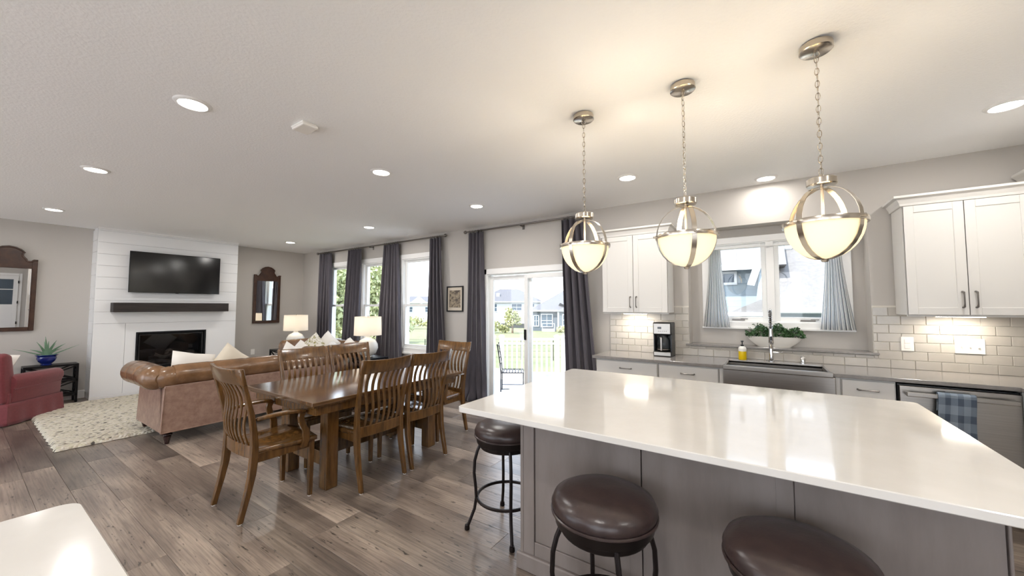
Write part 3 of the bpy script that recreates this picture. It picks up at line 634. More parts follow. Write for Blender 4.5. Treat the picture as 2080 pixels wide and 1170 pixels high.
# red armchair
t = thing('upholstered_armchair', 'red upholstered skirted armchair at the left edge, near the fireplace', 'armchair', (-8.22, .37, 0), math.atan2(.49, -.56) - PI / 2, None)
hw, hd = .40, .37
def skirt(u, v):
    a = u * 4; k = int(a) % 4; f = a - int(a); o = .012 * v + .006 * v * math.sin(u * 90)
    cx = [(-1, -1), (1, -1), (1, 1), (-1, 1)]; p, q = cx[k], cx[(k + 1) % 4]; x = p[0] + (q[0] - p[0]) * f; y = p[1] + (q[1] - p[1]) * f
    return (x * (hw + o), y * (hd + o), .27 - .26 * v)
put('skirt', MB().grid(skirt, 96, 6, True), 'red', t, smooth=True, solid=.006)
put('base', B(-hw + .01, hw - .01, -hd + .01, hd - .01, .24, .40), 'red', t, bevel=.02, seg=2)
for sx in (-1, 1):
    put('arm', MB().prism([(sx * (hw - .15), .27), (sx * hw, .27), (sx * (hw + .005), .44), (sx * (hw + .03), .50), (sx * (hw + .028), .56), (sx * (hw - .01), .605), (sx * (hw - .08), .615), (sx * (hw - .145), .58), (sx * (hw - .155), .5)], 'y', -hd + .05, hd - .02), 'red', t, bevel=.02, seg=2, smooth=True)
    put('arm_welt', MB().tube([(sx * (hw + .006), -hd + .06, .44), (sx * (hw + .006), hd - .03, .44)], .005, 6), 'red', t, smooth=True)
put('backrest', MB().prism([(-hd - .02, .27), (-hd + .14, .27), (-hd + .12, .5), (-hd + .06, .86), (-hd - .02, .90), (-hd - .08, .86), (-hd - .06, .6)], 'x', -hw + .02, hw - .02), 'red', t, bevel=.035, seg=3, smooth=True)
put('seat_cushion', B(-hw + .155, hw - .155, -hd + .12, hd + .02, .40, .52), 'red', t, bevel=.035, seg=3, smooth=True)
# pillows
def pillow(label, loc, rot, sz, mat, th=.075, group='loose pillows on the sofas'):
    def f(u, v, s):
        x, y = u * 2 - 1, v * 2 - 1; e = max(0, (1 - x ** 4) * (1 - y ** 4)) ** .5; pin = 1 - .06 * (1 - abs(x)) * abs(y) - .06 * (1 - abs(y)) * abs(x)
        return (x * sz / 2 * pin, y * sz / 2 * pin, s * th * e)
    mb = MB(); mb.grid(lambda u, v: f(u, v, 1), 14, 14); mb.grid(lambda u, v: f(1 - u, v, -1), 14, 14)
    o = put('throw_pillow', mb, mat, smooth=True, merge=.0005); o.location = loc; o.rotation_euler = rot
    return tag(o, label, 'pillow', group)
R = math.radians
pillow('plain white pillow leaning over the arm end of the near leather sofa', (-5.66, 1.62, .70), (R(75), R(12), R(96)), .44, 'pillow')
pillow('cream pillow in the middle of the near leather sofa', (-5.68, 2.02, .71), (R(74), R(40), R(85)), .42, 'cream')
pillow('white pillow at the far end of the near leather sofa', (-5.70, 2.78, .68), (R(74), R(35), R(92)), .42, 'pillow')
pillow('white pillow with yellow floral print on the window sofa', (-7.0, 3.78, .70), (R(64), R(42), R(14)), .42, 'floral')
pillow('pale grey pillow standing behind the floral one on the window sofa', (-6.88, 3.98, .72), (R(70), R(30), R(5)), .44, 'pillow')
pillow('white printed pillow slumped at the right end of the window sofa', (-6.42, 3.74, .63), (R(45), R(10), R(-8)), .46, 'script')
pillow('white pillow propped against the right arm of the window sofa', (-6.12, 3.92, .68), (R(62), R(14), R(-12)), .42, 'pillow')
pillow('white pillow on the left seat of the window sofa', (-7.1, 3.62, .62), (R(58), R(25), R(24)), .38, 'pillow')
o = pillow('white pillow on the red armchair', (-8.09, .28, .66), (R(66), R(6), math.atan2(.49, -.56) - PI / 2), .44, 'pillow', group='pillow on the armchair')
# ---------------------------------------------------------------- end tables, lamps, plant
def end_table(label, x0, x1, y0, y1, h, xs=True):
    t = thing('end_table', label, 'table', ((x0 + x1) / 2, (y0 + y1) / 2, 0), group='black metal end tables'); w_ = .026
    put('tabletop', B(x0, x1, y0, y1, h - .03, h), 'black_metal', t, True, bevel=.003)
    for a in (x0, x1 - w_):
        for b in (y0, y1 - w_): put('leg', B(a, a + w_, b, b + w_, 0, h - .03), 'black_metal', t, True, bevel=.002)
    for z in (.12, .34):
        put('side_rail', MB().box(x0, x1, y0 + .004, y0 + .022, z - .012, z + .012).box(x0, x1, y1 - .022, y1 - .004, z - .012, z + .012).box(x0 + .004, x0 + .022, y0, y1, z - .012, z + .012).box(x1 - .022, x1 - .004, y0, y1, z - .012, z + .012), 'black_metal', t, True)
    if xs:
        for za, zb in ((.352, h - .03), (.132, .328)):
            for c in (y0 + .013, y1 - .013):
                put('cross_brace', MB().tube([(x0 + .02, c, za), (x1 - .02, c, zb)], .011, 4).tube([(x0 + .02, c, zb), (x1 - .02, c, za)], .011, 4), 'black_metal', t, True)
            for c in (x0 + .013, x1 - .013):
                put('cross_brace', MB().tube([(c, y0 + .02, za), (c, y1 - .02, zb)], .011, 4).tube([(c, y0 + .02, zb), (c, y1 - .02, za)], .011, 4), 'black_metal', t, True)
    put('shelf', B(x0 + .01, x1 - .01, y0 + .01, y1 - .01, .112, .124), 'black_metal', t, True)
    return t
end_table('black metal end table with crossed sides under the aloe plant', -9.07, -8.80, .60, 1.13, .59)
end_table('black metal end table under the lamp in the room corner', -8.35, -7.86, 3.62, 4.2, .60)
end_table('black metal end table under the lamp nearest the dining table', -5.82, -5.42, 3.78, 4.25, .60)
def table_lamp(label, x, y, z):
    t = thing('table_lamp', label, 'lamp', (x, y, z), group='white globe table lamps')
    put('base', MB().lathe([(0, 0), (.075, 0), (.085, .012), (.075, .02), (.14, .07), (.172, .15), (.165, .22), (.125, .29), (.07, .32), (.045, .335), (.04, .36), (0, .36)], 32), 'ceramic', t, smooth=True)
    put('neck', MB().lathe([(0, .36), (.012, .36), (.012, .45), (0, .45)], 12), 'nickel', t, smooth=True)
    r = .225; mb = MB(); mb.grid(lambda u, v: ((r - .008 * v) * math.cos(2 * PI * u), (r - .008 * v) * math.sin(2 * PI * u), .375 + .315 * v), 48, 2, True)
    sh = put('lamp_shade', mb, 'shade', t, smooth=True)
    for rr_, z_ in ((r, .376), (r - .008, .689)): put('shade_rim', MB().tube([(rr_ * math.cos(2 * PI * k / 48), rr_ * math.sin(2 * PI * k / 48), z_) for k in range(48)], .003, 5, closed=True), 'shade', sh)
    put('harp', MB().tube([(-.0, .07 * math.sin(a * PI / 12), .45 + .1 - .1 * math.cos(a * PI / 12)) for a in range(13)], .003, 5), 'nickel', t)
    put('finial', MB().lathe([(0, .65), (.004, .65), (.004, .69), (.01, .70), (0, .715)], 8), 'nickel', t)
    put('bulb', MB().lathe([(0, .45), (.015, .455), (.03, .50), (.02, .535), (0, .545)], 12), M['bulb'], t, smooth=True)
    lamp('bulb_light', 'POINT', t, (0, 0, .57), 1.4, (1, .86, .66), .04)
    return t
table_lamp('white globe table lamp in the corner, beside the small framed mirror', -8.03, 3.97, .60)
table_lamp('white globe table lamp in front of the windows, nearer the dining table', -5.66, 4.0, .60)
pz = .59; px, py = -8.93, .82
t = thing('potted_aloe', 'spiky aloe plant in a cobalt blue pot on the black end table', 'plant', (px, py, pz))
put('pot', MB().lathe([(0, 0), (.055, 0), (.06, .012), (.05, .02), (.085, .06), (.10, .10), (.095, .125), (.105, .14), (.115, .15), (.115, .155), (.10, .155), (.09, .13), (0, .13)], 28), 'pot', t, smooth=True)
put('soil', MB().lathe([(0, .128), (.09, .128), (.085, .136), (0, .138)], 20), 'soil', t)
for a, l, r_, dr in [(-1.6, .40, .30, .02), (1.5, .40, .30, 0), (-1.2, .30, .10, 0), (-.4, .36, .06, 0), (.6, .34, .12, 0), (1.1, .30, .17, 0), (2.4, .26, .12, 0), (3.4, .28, .08, 0), (-2.2, .22, .17, .03), (.1, .26, .04, 0), (1.9, .2, .14, .03)]:
    pts = []; rr = []
    c, s = math.cos(a), math.sin(a); n = 8
    for i in range(n + 1):
        k = i / n; hz = r_ * (k ** (.8 if r_ > .2 else 1.3)) + .015; z = .13 + (l * (1 - .62 * (r_ / .3) ** .8)) * (k ** .8) - dr * k * k
        pts.append((c * hz, s * hz, z)); rr.append(max(.0015, .017 * (1 - k) ** .8))
    put('leaf', MB().tube(pts, rr, 6, flat=(1.3, .6)), 'aloe', t, smooth=True)
# ---------------------------------------------------------------- fireplace, mantel, TV
t = thing('gas_fireplace', 'black framed gas fireplace set in the white chimney breast', 'fireplace', (CX, (fx0 + fx1) / 2, fz0))
def frameX(mb, y0, y1, z0, z1, x0, x1, w): mb.box(x0, x1, y0, y0 + w, z0, z1).box(x0, x1, y1 - w, y1, z0, z1).box(x0, x1, y0 + w, y1 - w, z0, z0 + w).box(x0, x1, y0 + w, y1 - w, z1 - w, z1); return mb
put('outer_frame', frameX(MB(), fx0 - .0, fx1 + .0, fz0, fz1, CX - .02, CX + .012, .025), 'fpblack', t, True, bevel=.002)
put('inner_frame', frameX(MB(), fx0 + .035, fx1 - .035, fz0 + .04, fz1 - .04, CX - .05, CX - .01, .02), 'plastic', t, True, bevel=.002)
put('firebox', MB().box(CX - .30, CX - .285, fx0, fx1, fz0, fz1).box(CX - .285, CX - .02, fx0, fx0 + .02, fz0, fz1).box(CX - .285, CX - .02, fx1 - .02, fx1, fz0, fz1).box(CX - .285, CX - .02, fx0, fx1, fz0, fz0 + .03).box(CX - .285, CX - .02, fx0, fx1, fz1 - .03, fz1), 'fpblack', t, True)
put('glass_front', B(CX - .04, CX - .036, fx0 + .05, fx1 - .05, fz0 + .05, fz1 - .05), M['clear'], t, True)
for k, (ya, yb, z, xo, r_) in enumerate([(1.9, 2.52, .47, .16, .045), (1.95, 2.4, .53, .2, .04), (2.0, 2.3, .60, .14, .034), (2.2, 2.55, .57, .12, .036), (2.15, 2.25, .66, .17, .03)]):
    put('log', MB().tube([(CX - xo, ya + (yb - ya) * i / 6, z + .03 * math.sin(i + k) + (.04 * i / 6 if k % 2 else 0)) for i in range(7)], [r_ * (1 + .15 * math.sin(i * 2 + k)) for i in range(7)], 8), 'log', t, True, smooth=True)
tag(put('mantel_shelf', B(CX + .001, CX + .20, 1.42, 2.965, 1.375, 1.528), 'mantel', world=True, bevel=.006, seg=2), 'dark charred wood beam mantel under the television', 'mantel')
t = thing('television', 'large flat screen television above the dark mantel', 'television', (CX, 2.22, 1.68))
ty0, ty1, tz0, tz1 = 1.60, 2.84, 1.70, 2.39
put('back_housing', B(CX + .03, CX + .07, ty0 + .03, ty1 - .03, tz0 + .04, tz1 - .04), 'plastic', t, True, bevel=.01)
put('wall_mount', B(CX + .0, CX + .03, 2.0, 2.44, 1.9, 2.2), 'black_metal', t, True)
put('bezel', frameX(MB(), ty0, ty1, tz0, tz1, CX + .062, CX + .088, .009), 'plastic', t, True, bevel=.002)
put('screen', B(CX + .07, CX + .084, ty0 + .009, ty1 - .009, tz0 + .009, tz1 - .009), 'tvblack', t, True)
put('stand_badge', B(CX + .075, CX + .087, 2.2, 2.24, tz0 - .006, tz0), 'plastic', t, True)
# ---------------------------------------------------------------- framed mirrors
def wall_mirror(label, yc, tilt):
    z0, zs, zt = 1.105, 2.165, 2.345; W_ = .535 / 2
    t = thing('wall_mirror', label, 'mirror', (XW + .012, yc, z0), group='matching carved wooden mirrors'); t.rotation_euler = (0, tilt, 0)
    h = zs - z0
    def P(u): return u
    outer = [(-W_, 0), (W_, 0), (W_, h), (W_ - .035, h + .0), (W_ - .06, h - .025), (W_ - .10, h - .02), (.155, h + .01), (.125, h + .05), (.125, h + .09), (.14, h + .105), (.11, h + .14), (.06, h + .17), (0, h + .182)]
    outer += [(-u, v) for u, v in outer[-2:2:-1]] + [(-W_, h)]
    iw, i0, i1 = W_ - .05, .055, h - .135
    mb = MB(); poly = outer
    # frame: sides + bottom + crest
    put('side_stile', B(0, .03, -W_, -iw, 0, h), 'mirrorframe', t, bevel=.005); put('side_stile', B(0, .03, iw, W_, 0, h), 'mirrorframe', t, bevel=.005)
    put('bottom_rail', B(0, .03, -iw, iw, 0, i0), 'mirrorframe', t, bevel=.004)
    crest = [(-iw, i1), (iw, i1)] + [(iw, h - .022)] + [q for q in outer[5:] if q[1] > h - .03 and abs(q[0]) < iw] + [(-iw, h - .022)]
    put('crest', MB().prism(crest, 'x', 0, .026), 'mirrorframe', t, bevel=.003)
    edge = [q for q in outer[2:-1]]
    put('crest_moulding', MB().tube([(.03, u, v - .008) for u, v in edge], .012, 6), 'mirrorframe', t, smooth=True)
    put('inner_bead', MB().tube([(.03, -iw, i0), (.03, iw, i0), (.03, iw, i1), (.03, -iw, i1)], .006, 6, closed=True), 'mirrorframe', t)
    put('glass', B(.012, .018, -iw, iw, i0, i1), 'mirror', t)
    return t
wall_mirror('carved wooden mirror at the left edge, cut off by the frame', .425, R(1.2))
wall_mirror('carved wooden mirror right of the fireplace, beside the corner lamp', 3.855, R(.5))
t = thing('wall_outlet', 'small white outlet below the mirror right of the fireplace', 'outlet', (XW, 3.625, .44)); put('plate', B(0, .006, -.037, .037, 0, .115), 'plate', t, bevel=.002); put('socket', MB().box(.006, .009, -.017, .017, .018, .05).box(.006, .009, -.017, .017, .065, .097), 'plate', t, bevel=.001)
# ---------------------------------------------------------------- curtains
def rod(label, x0, x1, mids):
    yc, z = YN - .09, 2.662; t = thing('curtain_rod', label, 'curtain rod', ((x0 + x1) / 2, YN, z - .04), group='metal curtain rods')
    put('rod', MB().lathe([(0, x0), (.0125, x0), (.0125, x1), (0, x1)], 14, (0, yc, z), 'x'), 'pewter', t, True, smooth=True)
    for e, s in ((x0, -1), (x1, 1)): put('finial', MB().lathe([(0, 0), (.014, 0), (.026, .012 * s), (.028, .03 * s), (.02, .045 * s), (0, .05 * s)], 16, (e, yc, z), 'x'), 'pewter', t, True, smooth=True)
    for m in mids: put('bracket', MB().box(m - .01, m + .01, yc - .005, YN - .004, z - .022, z - .012).box(m - .018, m + .018, YN - .006, YN, z - .06, z + .03).box(m - .01, m + .01, yc - .018, yc + .018, z - .024, z - .01), 'pewter', t, True)
rod('long metal curtain rod across the three living room windows', -8.32, -4.42, (-8.1, -6.45, -4.6))
rod('metal curtain rod above the sliding patio door', -3.93, -1.99, (-3.7, -2.9, -2.1))
def curtain(label, tx0, tx1, bx0, bx1, zb=.02, folds=5, amp=.035, puddle=0, seed=1):
    yc = YN - .09; rnd = random.Random(seed); ph = [rnd.uniform(0, 6) for _ in range(4)]; zt = 2.64
    t = thing('curtain', label, 'curtain', ((tx0 + tx1) / 2, yc, zb), group='charcoal curtain panels')
    def f(u, v):
        k = v ** 1.2; x = (tx0 + (bx0 - tx0) * k) + u * ((tx1 - tx0) + ((bx1 - bx0) - (tx1 - tx0)) * k)
        a = amp * (.7 + .5 * v) ; y = yc + a * math.sin(u * folds * 2 * PI + .8 * math.sin(v * 2 + ph[0])) * (1 - .25 * math.sin(v * 3 + ph[1])) + .010 * math.sin(u * 23 + ph[2] + v * 3)
        x += .012 * math.sin(u * folds * 4 * PI + v * 2 + ph[3]) * (.4 + v)
        z = zt + (zb - zt) * v
        if puddle and v > .93: y -= puddle * (v - .93) / .07 * (.5 + .5 * math.sin(u * 7)); x += (u - .4) * puddle * (v - .93) / .07 * 1.2
        return (x, min(y, YN - .025), z)
    put('fabric', MB().grid(f, folds * 16, 40), 'curtain', t, True, smooth=True, solid=.004)
    n = folds + 1
    for i in range(n):
        x = tx0 + (tx1 - tx0) * (i + .5) / n
        put('ring', MB().tube([(x, yc + .021 * math.cos(a * PI / 7), 2.655 + .021 * math.sin(a * PI / 7)) for a in range(14)], .003, 5, closed=True), 'pewter', t, True)
    return t
curtain('charcoal curtain panel nearest the room corner, left of the windows', -8.25, -7.80, -8.36, -7.72, seed=3)
curtain('charcoal curtain panel between the first and second living room windows', -7.14, -6.69, -7.42, -6.78, seed=5)
curtain('charcoal curtain panel behind the right table lamp', -6.02, -5.57, -6.32, -5.42, folds=6, seed=8)
curtain('charcoal curtain panel left of the framed picture', -4.77, -4.50, -4.80, -4.30, folds=4, seed=11)
curtain('charcoal curtain panel puddling on the floor, left of the patio door', -3.89, -3.60, -3.98, -3.52, .012, folds=4, amp=.04, puddle=.12, seed=14)
curtain('charcoal curtain panel right of the patio door, behind the left pendant', -2.24, -1.92, -2.16, -1.68, folds=4, seed=17)
# framed picture
t = thing('framed_picture', 'small dark framed garden picture between two curtains', 'picture', (-4.24, YN, 1.38))
put('frame', frame4(MB(), -4.42, -4.06, 1.38, 1.805, YN - .025, YN, .02), 'plastic', t, True, bevel=.003)
put('mat', B(-4.402, -4.078, YN - .012, YN - .004, 1.398, 1.787), 'picmat', t, True); put('print', B(-4.36, -4.12, YN - .016, YN - .012, 1.45, 1.735), 'art', t, True); put('glazing', B(-4.402, -4.078, YN - .02, YN - .018, 1.398, 1.787), 'pane', t, True)
# ---------------------------------------------------------------- ceiling fittings
rl = [(-2.95, .79, 'large recessed ceiling light nearest the camera, left of the smoke detector'), (-5.13, .69, 'recessed ceiling light second from the left, above the rug edge'), (-7.70, .69, 'recessed ceiling light at far left, above the framed mirror'), (-2.97, 2.21, 'recessed ceiling light above the dining table'), (-2.97, 3.64, 'recessed ceiling light in front of the patio door'), (-5.2, 3.66, 'recessed ceiling light in front of the long curtain rod'), (-7.73, 3.67, 'smallest recessed ceiling light, near the room corner'), (-1.07, 3.66, 'recessed ceiling light between the left and middle pendant chains'), (.07, 4.44, 'recessed ceiling light over the sink alcove'), (1.33, 3.67, 'recessed ceiling light at the right edge of the photo'),
      (-.4, .2, 'added unseen recessed light directly above the photographer'), (1.33, .9, 'added recessed light over the right kitchen aisle, out of view'), (-2.95, -1.2, 'added unseen recessed light behind the photographer to the left'), (-5.2, -1.2, 'added unseen recessed light behind the red armchair'), (-.4, -2.2, 'added unseen recessed light far behind the photographer'), (3.6, .6, 'added unseen recessed light in the hall by the white door')]  # this row: lamps out of view, added for more light in the room
base_l = None
for x, y, lb in rl:
    if base_l is None:
        t = base_l = thing('recessed_light', lb, 'ceiling light', (x, y, H), group='white recessed ceiling lights')
        put('trim_ring', MB().lathe([(.07, -.003), (.075, -.012), (.092, -.008), (.098, 0), (.07, 0)], 32, loop=True), 'white', t, smooth=True)
        put('lens', MB().lathe([(0, -.002), (.074, -.002), (.074, -.008), (.05, -.014), (0, -.016)], 32), 'lens', t, smooth=True)
        lamp('lamp_light', 'AREA', t, (0, 0, -.02), LAMP, (1, .97, .93), .13)
    else:
        q = dup(base_l, lb, (x, y, H))
        if y > 4.2:
            for ch_ in q.children:
                if ch_.type == 'LIGHT': ch_.data = ch_.data.copy(); ch_.data.energy = 2.0
t = thing('smoke_detector', 'white rectangular smoke detector on the ceiling', 'detector', (-2.65, 1.33, H), R(0))
put('base_plate', B(-.09, .07, -.05, .05, -.012, 0), 'plate', t, bevel=.003); put('cover', B(-.07, .085, -.055, .055, -.035, -.012), 'plate', t, bevel=.008, seg=2)
# pendants
def pendant(label, x, y):
    t = thing('pendant_light', label, 'pendant lamp', (x, y, 1.675), group='globe pendants over the island'); R_ = .152; zc = .18; RZ = .172
    put('canopy', MB().lathe([(0, 1.065), (.058, 1.065), (.066, 1.058), (.068, 1.03), (.062, 1.025), (0, 1.023)], 28), 'nickel', t, smooth=True)
    put('canopy_loop', MB().tube([(.012 * math.cos(a * PI / 6), 0, 1.012 + .014 * math.sin(a * PI / 6)) for a in range(12)], .003, 6, closed=True), 'nickel', t)
    mb = MB(); z = 1.005; i = 0
    while z > .425:
        d_ = (1, 0) if i % 2 == 0 else (0, 1)
        mb.tube([(d_[0] * .0085 * math.cos(a * PI / 5), d_[1] * .0085 * math.cos(a * PI / 5), z - .017 + .0185 * math.sin(a * PI / 5)) for a in range(10)], .0019, 5, closed=True); z -= .031; i += 1
    put('chain', mb, 'nickel', t, smooth=True)
    put('cord', MB().tube([(.003 * math.sin(k), .003 * math.cos(k), .40 + .63 * k / 10) for k in range(11)], .0014, 5), 'nickel', t)
    put('cap', MB().lathe([(0, .362), (.056, .362), (.060, .366), (.060, .392), (.056, .396), (.012, .398), (.008, .415), (0, .415)], 28), 'nickel', t, smooth=True)
    put('stem', MB().lathe([(0, zc - .02), (.006, zc - .02), (.006, .365), (0, .365)], 10), 'nickel', t, smooth=True)
    n = 28
    for k in range(2):
        mb = MB(); a0 = PI / 4 + k * PI / 2 + .35; secs = []
        for i in range(n + 1):
            a = -PI / 2 + PI * 2 * i / n * .5 * 2 if False else 2 * PI * i / n
            ca, sa = math.cos(a), math.sin(a); rr = R_ + .004; c, s = math.cos(a0), math.sin(a0); tx, ty = -s, c; hw_ = .0125
            q = []
            for (dr, dt) in ((0, -hw_), (.003, -hw_), (.003, hw_), (0, hw_)):
                rh, rv = (rr + dr) * ca, zc + (RZ + dr) * sa
                q.append((rh * c + tx * dt, rh * s + ty * dt, rv))
            secs.append(q)
        put('band', mb.loft(secs[:-1] + [secs[0]], cap=False), 'nickel', t, smooth=True, merge=.0001)
    put('ring', MB().lathe([(R_ + .001, zc - .011), (R_ + .010, zc - .011), (R_ + .012, zc), (R_ + .010, zc + .011), (R_ + .001, zc + .011), (R_ - .001, zc)], 40, loop=True), 'nickel', t, smooth=True)
    for k in range(4):
        a = PI / 4 + k * PI / 2 + .35; put('thumb_screw', MB().tube([((R_ + .01) * math.cos(a), (R_ + .01) * math.sin(a), zc), ((R_ + .024) * math.cos(a), (R_ + .024) * math.sin(a), zc)], .006, 8), 'nickel', t)
    pr = [(R_ * math.cos(b), zc + RZ * math.sin(b)) for b in [-PI / 2 * .99 * (1 - i / 12) for i in range(13)]]
    mb = MB(); mb.grid(lambda u, v: (pr[round(v * 12)][0] * math.cos(2 * PI * u), pr[round(v * 12)][0] * math.sin(2 * PI * u), pr[round(v * 12)][1]), 40, 12, True)
    put('bowl', mb, M['bowlglass'], t, smooth=True)
    put('bottom_knob', MB().lathe([(0, -.006), (.012, -.004), (.016, .004), (.01, .01), (0, .01)], 12), 'nickel', t, smooth=True)
    put('bulb', MB().lathe([(0, .045), (.02, .05), (.028, .075), (.02, .10), (0, .11)], 12), 'bulb', t, smooth=True)
    lamp('bulb_light', 'POINT', t, (0, 0, .128), 5.5, (1, .88, .70), .06)
    return t
pb = pendant('globe pendant nearest the patio door, leftmost of the three over the island', -.955, 2.29); pb.rotation_euler = (0, 0, .24)
dup(pb, 'globe pendant hanging in the middle over the island', (-.345, 2.29, 1.675), -.72); dup(pb, 'largest looking globe pendant, nearest the camera over the island', (.255, 2.29, 1.675), -.26)
# ---------------------------------------------------------------- kitchen run on the north wall
YF = 4.035; YB = YN - .012
def bow_handle(mb, x0, x1, y, z, vert=False, d=.03):
    if vert: mb.tube([(x0, y, z), (x0, y - d * .8, z + .004), (x0, y - d, z + .025), (x0, y - d, x1 - .025), (x0, y - d * .8, x1 - .004), (x0, y, x1)], [.0075, .0065, .0045, .0045, .0065, .0075], 8)
    else: mb.tube([(x0, y, z), (x0 + .004, y - d * .8, z), (x0 + .025, y - d, z), (x1 - .025, y - d, z), (x1 - .004, y - d * .8, z), (x1, y, z)], [.0075, .0065, .0045, .0045, .0065, .0075], 8)
    return mb
def shaker(t, name, x0, x1, z0, z1, y, fr=.06, th=.02):
    p = put(name, B(x0, x1, y + .006, y + th, z0, z1), 'cab', t, True)
    put('door_frame', frame4(MB(), x0, x1, z0, z1, y, y + th - .001, fr), 'cab', p, True, bevel=.0025)
    return p
def base_cab(label, x0, x1, doors, drawer=True):
    t = thing('base_cabinet', label, 'cabinet', ((x0 + x1) / 2, (YF + YB) / 2, 0), group='white base cabinets')
    put('carcass', B(x0, x1, YF + .022, YB, .10, .885), 'cab', t, True); put('toe_kick', B(x0, x1, YF + .08, YB, 0, .10), 'plastic', t, True)
    zt = .872
    if drawer:
        d_ = put('drawer', B(x0 + .008, x1 - .008, YF, YF + .02, .735, zt), 'cab', t, True, bevel=.003); m_ = (x0 + x1) / 2
        put('handle', bow_handle(MB(), m_ - .06, m_ + .06, YF, .803), 'pewter', d_, True, smooth=True); zt = .725
    n = doors; w_ = (x1 - x0 - .012) / n
    for i in range(n):
        a = x0 + .006 + i * w_; p = shaker(t, 'door', a + .002, a + w_ - .002, .11, zt, YF)
        hx = a + w_ - .04 if i == 0 else a + .04; put('handle', bow_handle(MB(), hx, zt - .05, YF, zt - .17, True), 'pewter', p, True, smooth=True)
    return t
base_cab('white base cabinet at the left end of the run, below the upper cabinet', -1.565, -.902, 2); base_cab('white base cabinet in front of the coffee maker, left of the sink', -.898, -.352, 1)
base_cab('narrow white base cabinet between the sink and the dishwasher', .515, .838, 1)
base_cab('white corner base cabinet right of the dishwasher', 1.452, 2.04, 1, False)
t = thing('sink_base_cabinet', 'white base cabinet under the steel apron sink', 'cabinet', (.08, 4.3, 0)); put('carcass', MB().box(-.348, -.318, YF + .002, YB, .1, .885).box(.483, .511, YF + .002, YB, .1, .885).box(-.318, .483, YF + .022, YB, .1, .60), 'cab', t, True); put('toe_kick', B(-.348, .511, YF + .08, YB, 0, .1), 'plastic', t, True)
for a, b in ((-.315, .08), (.084, .48)): p = shaker(t, 'door', a, b, .11, .60, YF); put('handle', bow_handle(MB(), (b - .04 if a < 0 else a + .04), .56, YF, .44, True), 'pewter', p, True, smooth=True)
SX0, SX1 = -.305, .455
tag(put('grey_countertop', MB().box(-1.60, SX0, YF - .02, YN - .012, .887, .917).box(SX1, XK - .001, YF - .02, YN - .012, .887, .917).box(SX0, SX1, 4.47, YN - .012, .887, .917), 'grey_quartz', world=True, bevel=.0025), 'long grey quartz countertop along the window wall', 'worktop')
t = thing('apron_sink', 'stainless steel apron front sink below the alcove window', 'sink', (.08, 4.2, .6)); AX0, AX1 = -.318, .483
put('apron', B(AX0, AX1, YF - .028, YF + .0, .655, .884), 'steel', t, True, bevel=.006, seg=2)
put('rim', MB().box(SX0 - .012, SX1 + .012, YF - .05, YF + .002, .884, .922).box(SX0, SX0 + .012, YF, 4.472, .89, .9185).box(SX1 - .012, SX1, YF, 4.472, .89, .9185).box(SX0, SX1, 4.458, 4.472, .89, .9185), 'steel', t, True, bevel=.004, seg=2)
put('bowl', MB().box(SX0 + .001, SX0 + .008, YF, 4.465, .65, .91).box(SX1 - .008, SX1 - .001, YF, 4.465, .65, .91).box(SX0, SX1, 4.458, 4.466, .65, .91).box(SX0, SX1, YF, YF + .006, .65, .91).box(SX0, SX1, YF, 4.465, .64, .655), 'steel', t, True, bevel=.003)
put('drain', MB().lathe([(0, .655), (.045, .655), (.04, .66), (0, .658)], 20, (.08, 4.25, 0)), 'chrome', t, True, smooth=True)
fx, fy = .065, 4.535; t = thing('kitchen_faucet', 'tall chrome spring neck faucet behind the sink', 'faucet', (fx, fy, .917))
put('body', MB().lathe([(0, 0), (.026, 0), (.026, .008), (.019, .012), (.018, .20), (.014, .21), (.013, .30), (0, .30)], 18), 'chrome', t, smooth=True)
put('spray_arm', MB().tube([(0, 0, .13), (-.0, -.02, .13), (0, -.09, .26), (0, -.10, .27)], .006, 8), 'chrome', t, smooth=True)
put('lever', MB().tube([(.015, 0, .09), (.06, 0, .09)], .012, 12).tube([(.06, 0, .09), (.095, 0, .10)], [.007, .005], 8), 'chrome', t, smooth=True)
arc = [(0, 0, .30), (0, 0, .40), (0, -.01, .46), (0, -.05, .505), (0, -.10, .50), (0, -.135, .45), (0, -.14, .38), (0, -.14, .33)]
put('neck', MB().tube(arc, .008, 8), 'plastic', t, smooth=True)
sp_ = []
for i in range(26 * 10):
    u = i / (26 * 10) * (len(arc) - 1); k = int(u); a, b = Vector(arc[k]), Vector(arc[min(k + 1, len(arc) - 1)]); p = a.lerp(b, u - k); d_ = (b - a).normalized(); e1 = Vector((1, 0, 0)); e2 = d_.cross(e1); an = i * 2 * PI / 10
    sp_.append(p + (e1 * math.cos(an) + e2 * math.sin(an)) * .0145)
put('spring', MB().tube(sp_, .0026, 5), 'chrome', t, smooth=True)
put('spray_head', MB().lathe([(0, .18), (.018, .18), (.022, .20), (.02, .27), (.015, .33), (0, .335)], 16, (0, -.14, 0)), 'chrome', t, smooth=True); put('spray_button', B(-.008, .008, -.166, -.158, .22, .26), 'plastic', t, bevel=.003)
t = thing('soap_bottle', 'yellow soap bottle with black pump left of the faucet', 'bottle', (-.18, 4.56, .917))
put('bottle', MB().lathe([(0, 0), (.034, 0), (.036, .006), (.036, .105), (.03, .125), (.015, .135), (0, .135)], 20), 'yellow', t, smooth=True); put('band', MB().lathe([(.0362, .085), (.0366, .085), (.0366, .112), (.0362, .112)], 20), 'label_white', t, smooth=True)
put('shoulder', MB().lathe([(.0366, .105), (.031, .126), (.016, .1365), (.014, .136), (.0355, .104)], 20), 'label_white', t, smooth=True)
put('pump', MB().lathe([(0, .13), (.014, .13), (.014, .15), (.005, .152), (.005, .178), (.012, .18), (.012, .192), (0, .194)], 14).box(-.005, .005, -.04, 0, .181, .19), 'plastic', t, smooth=True)
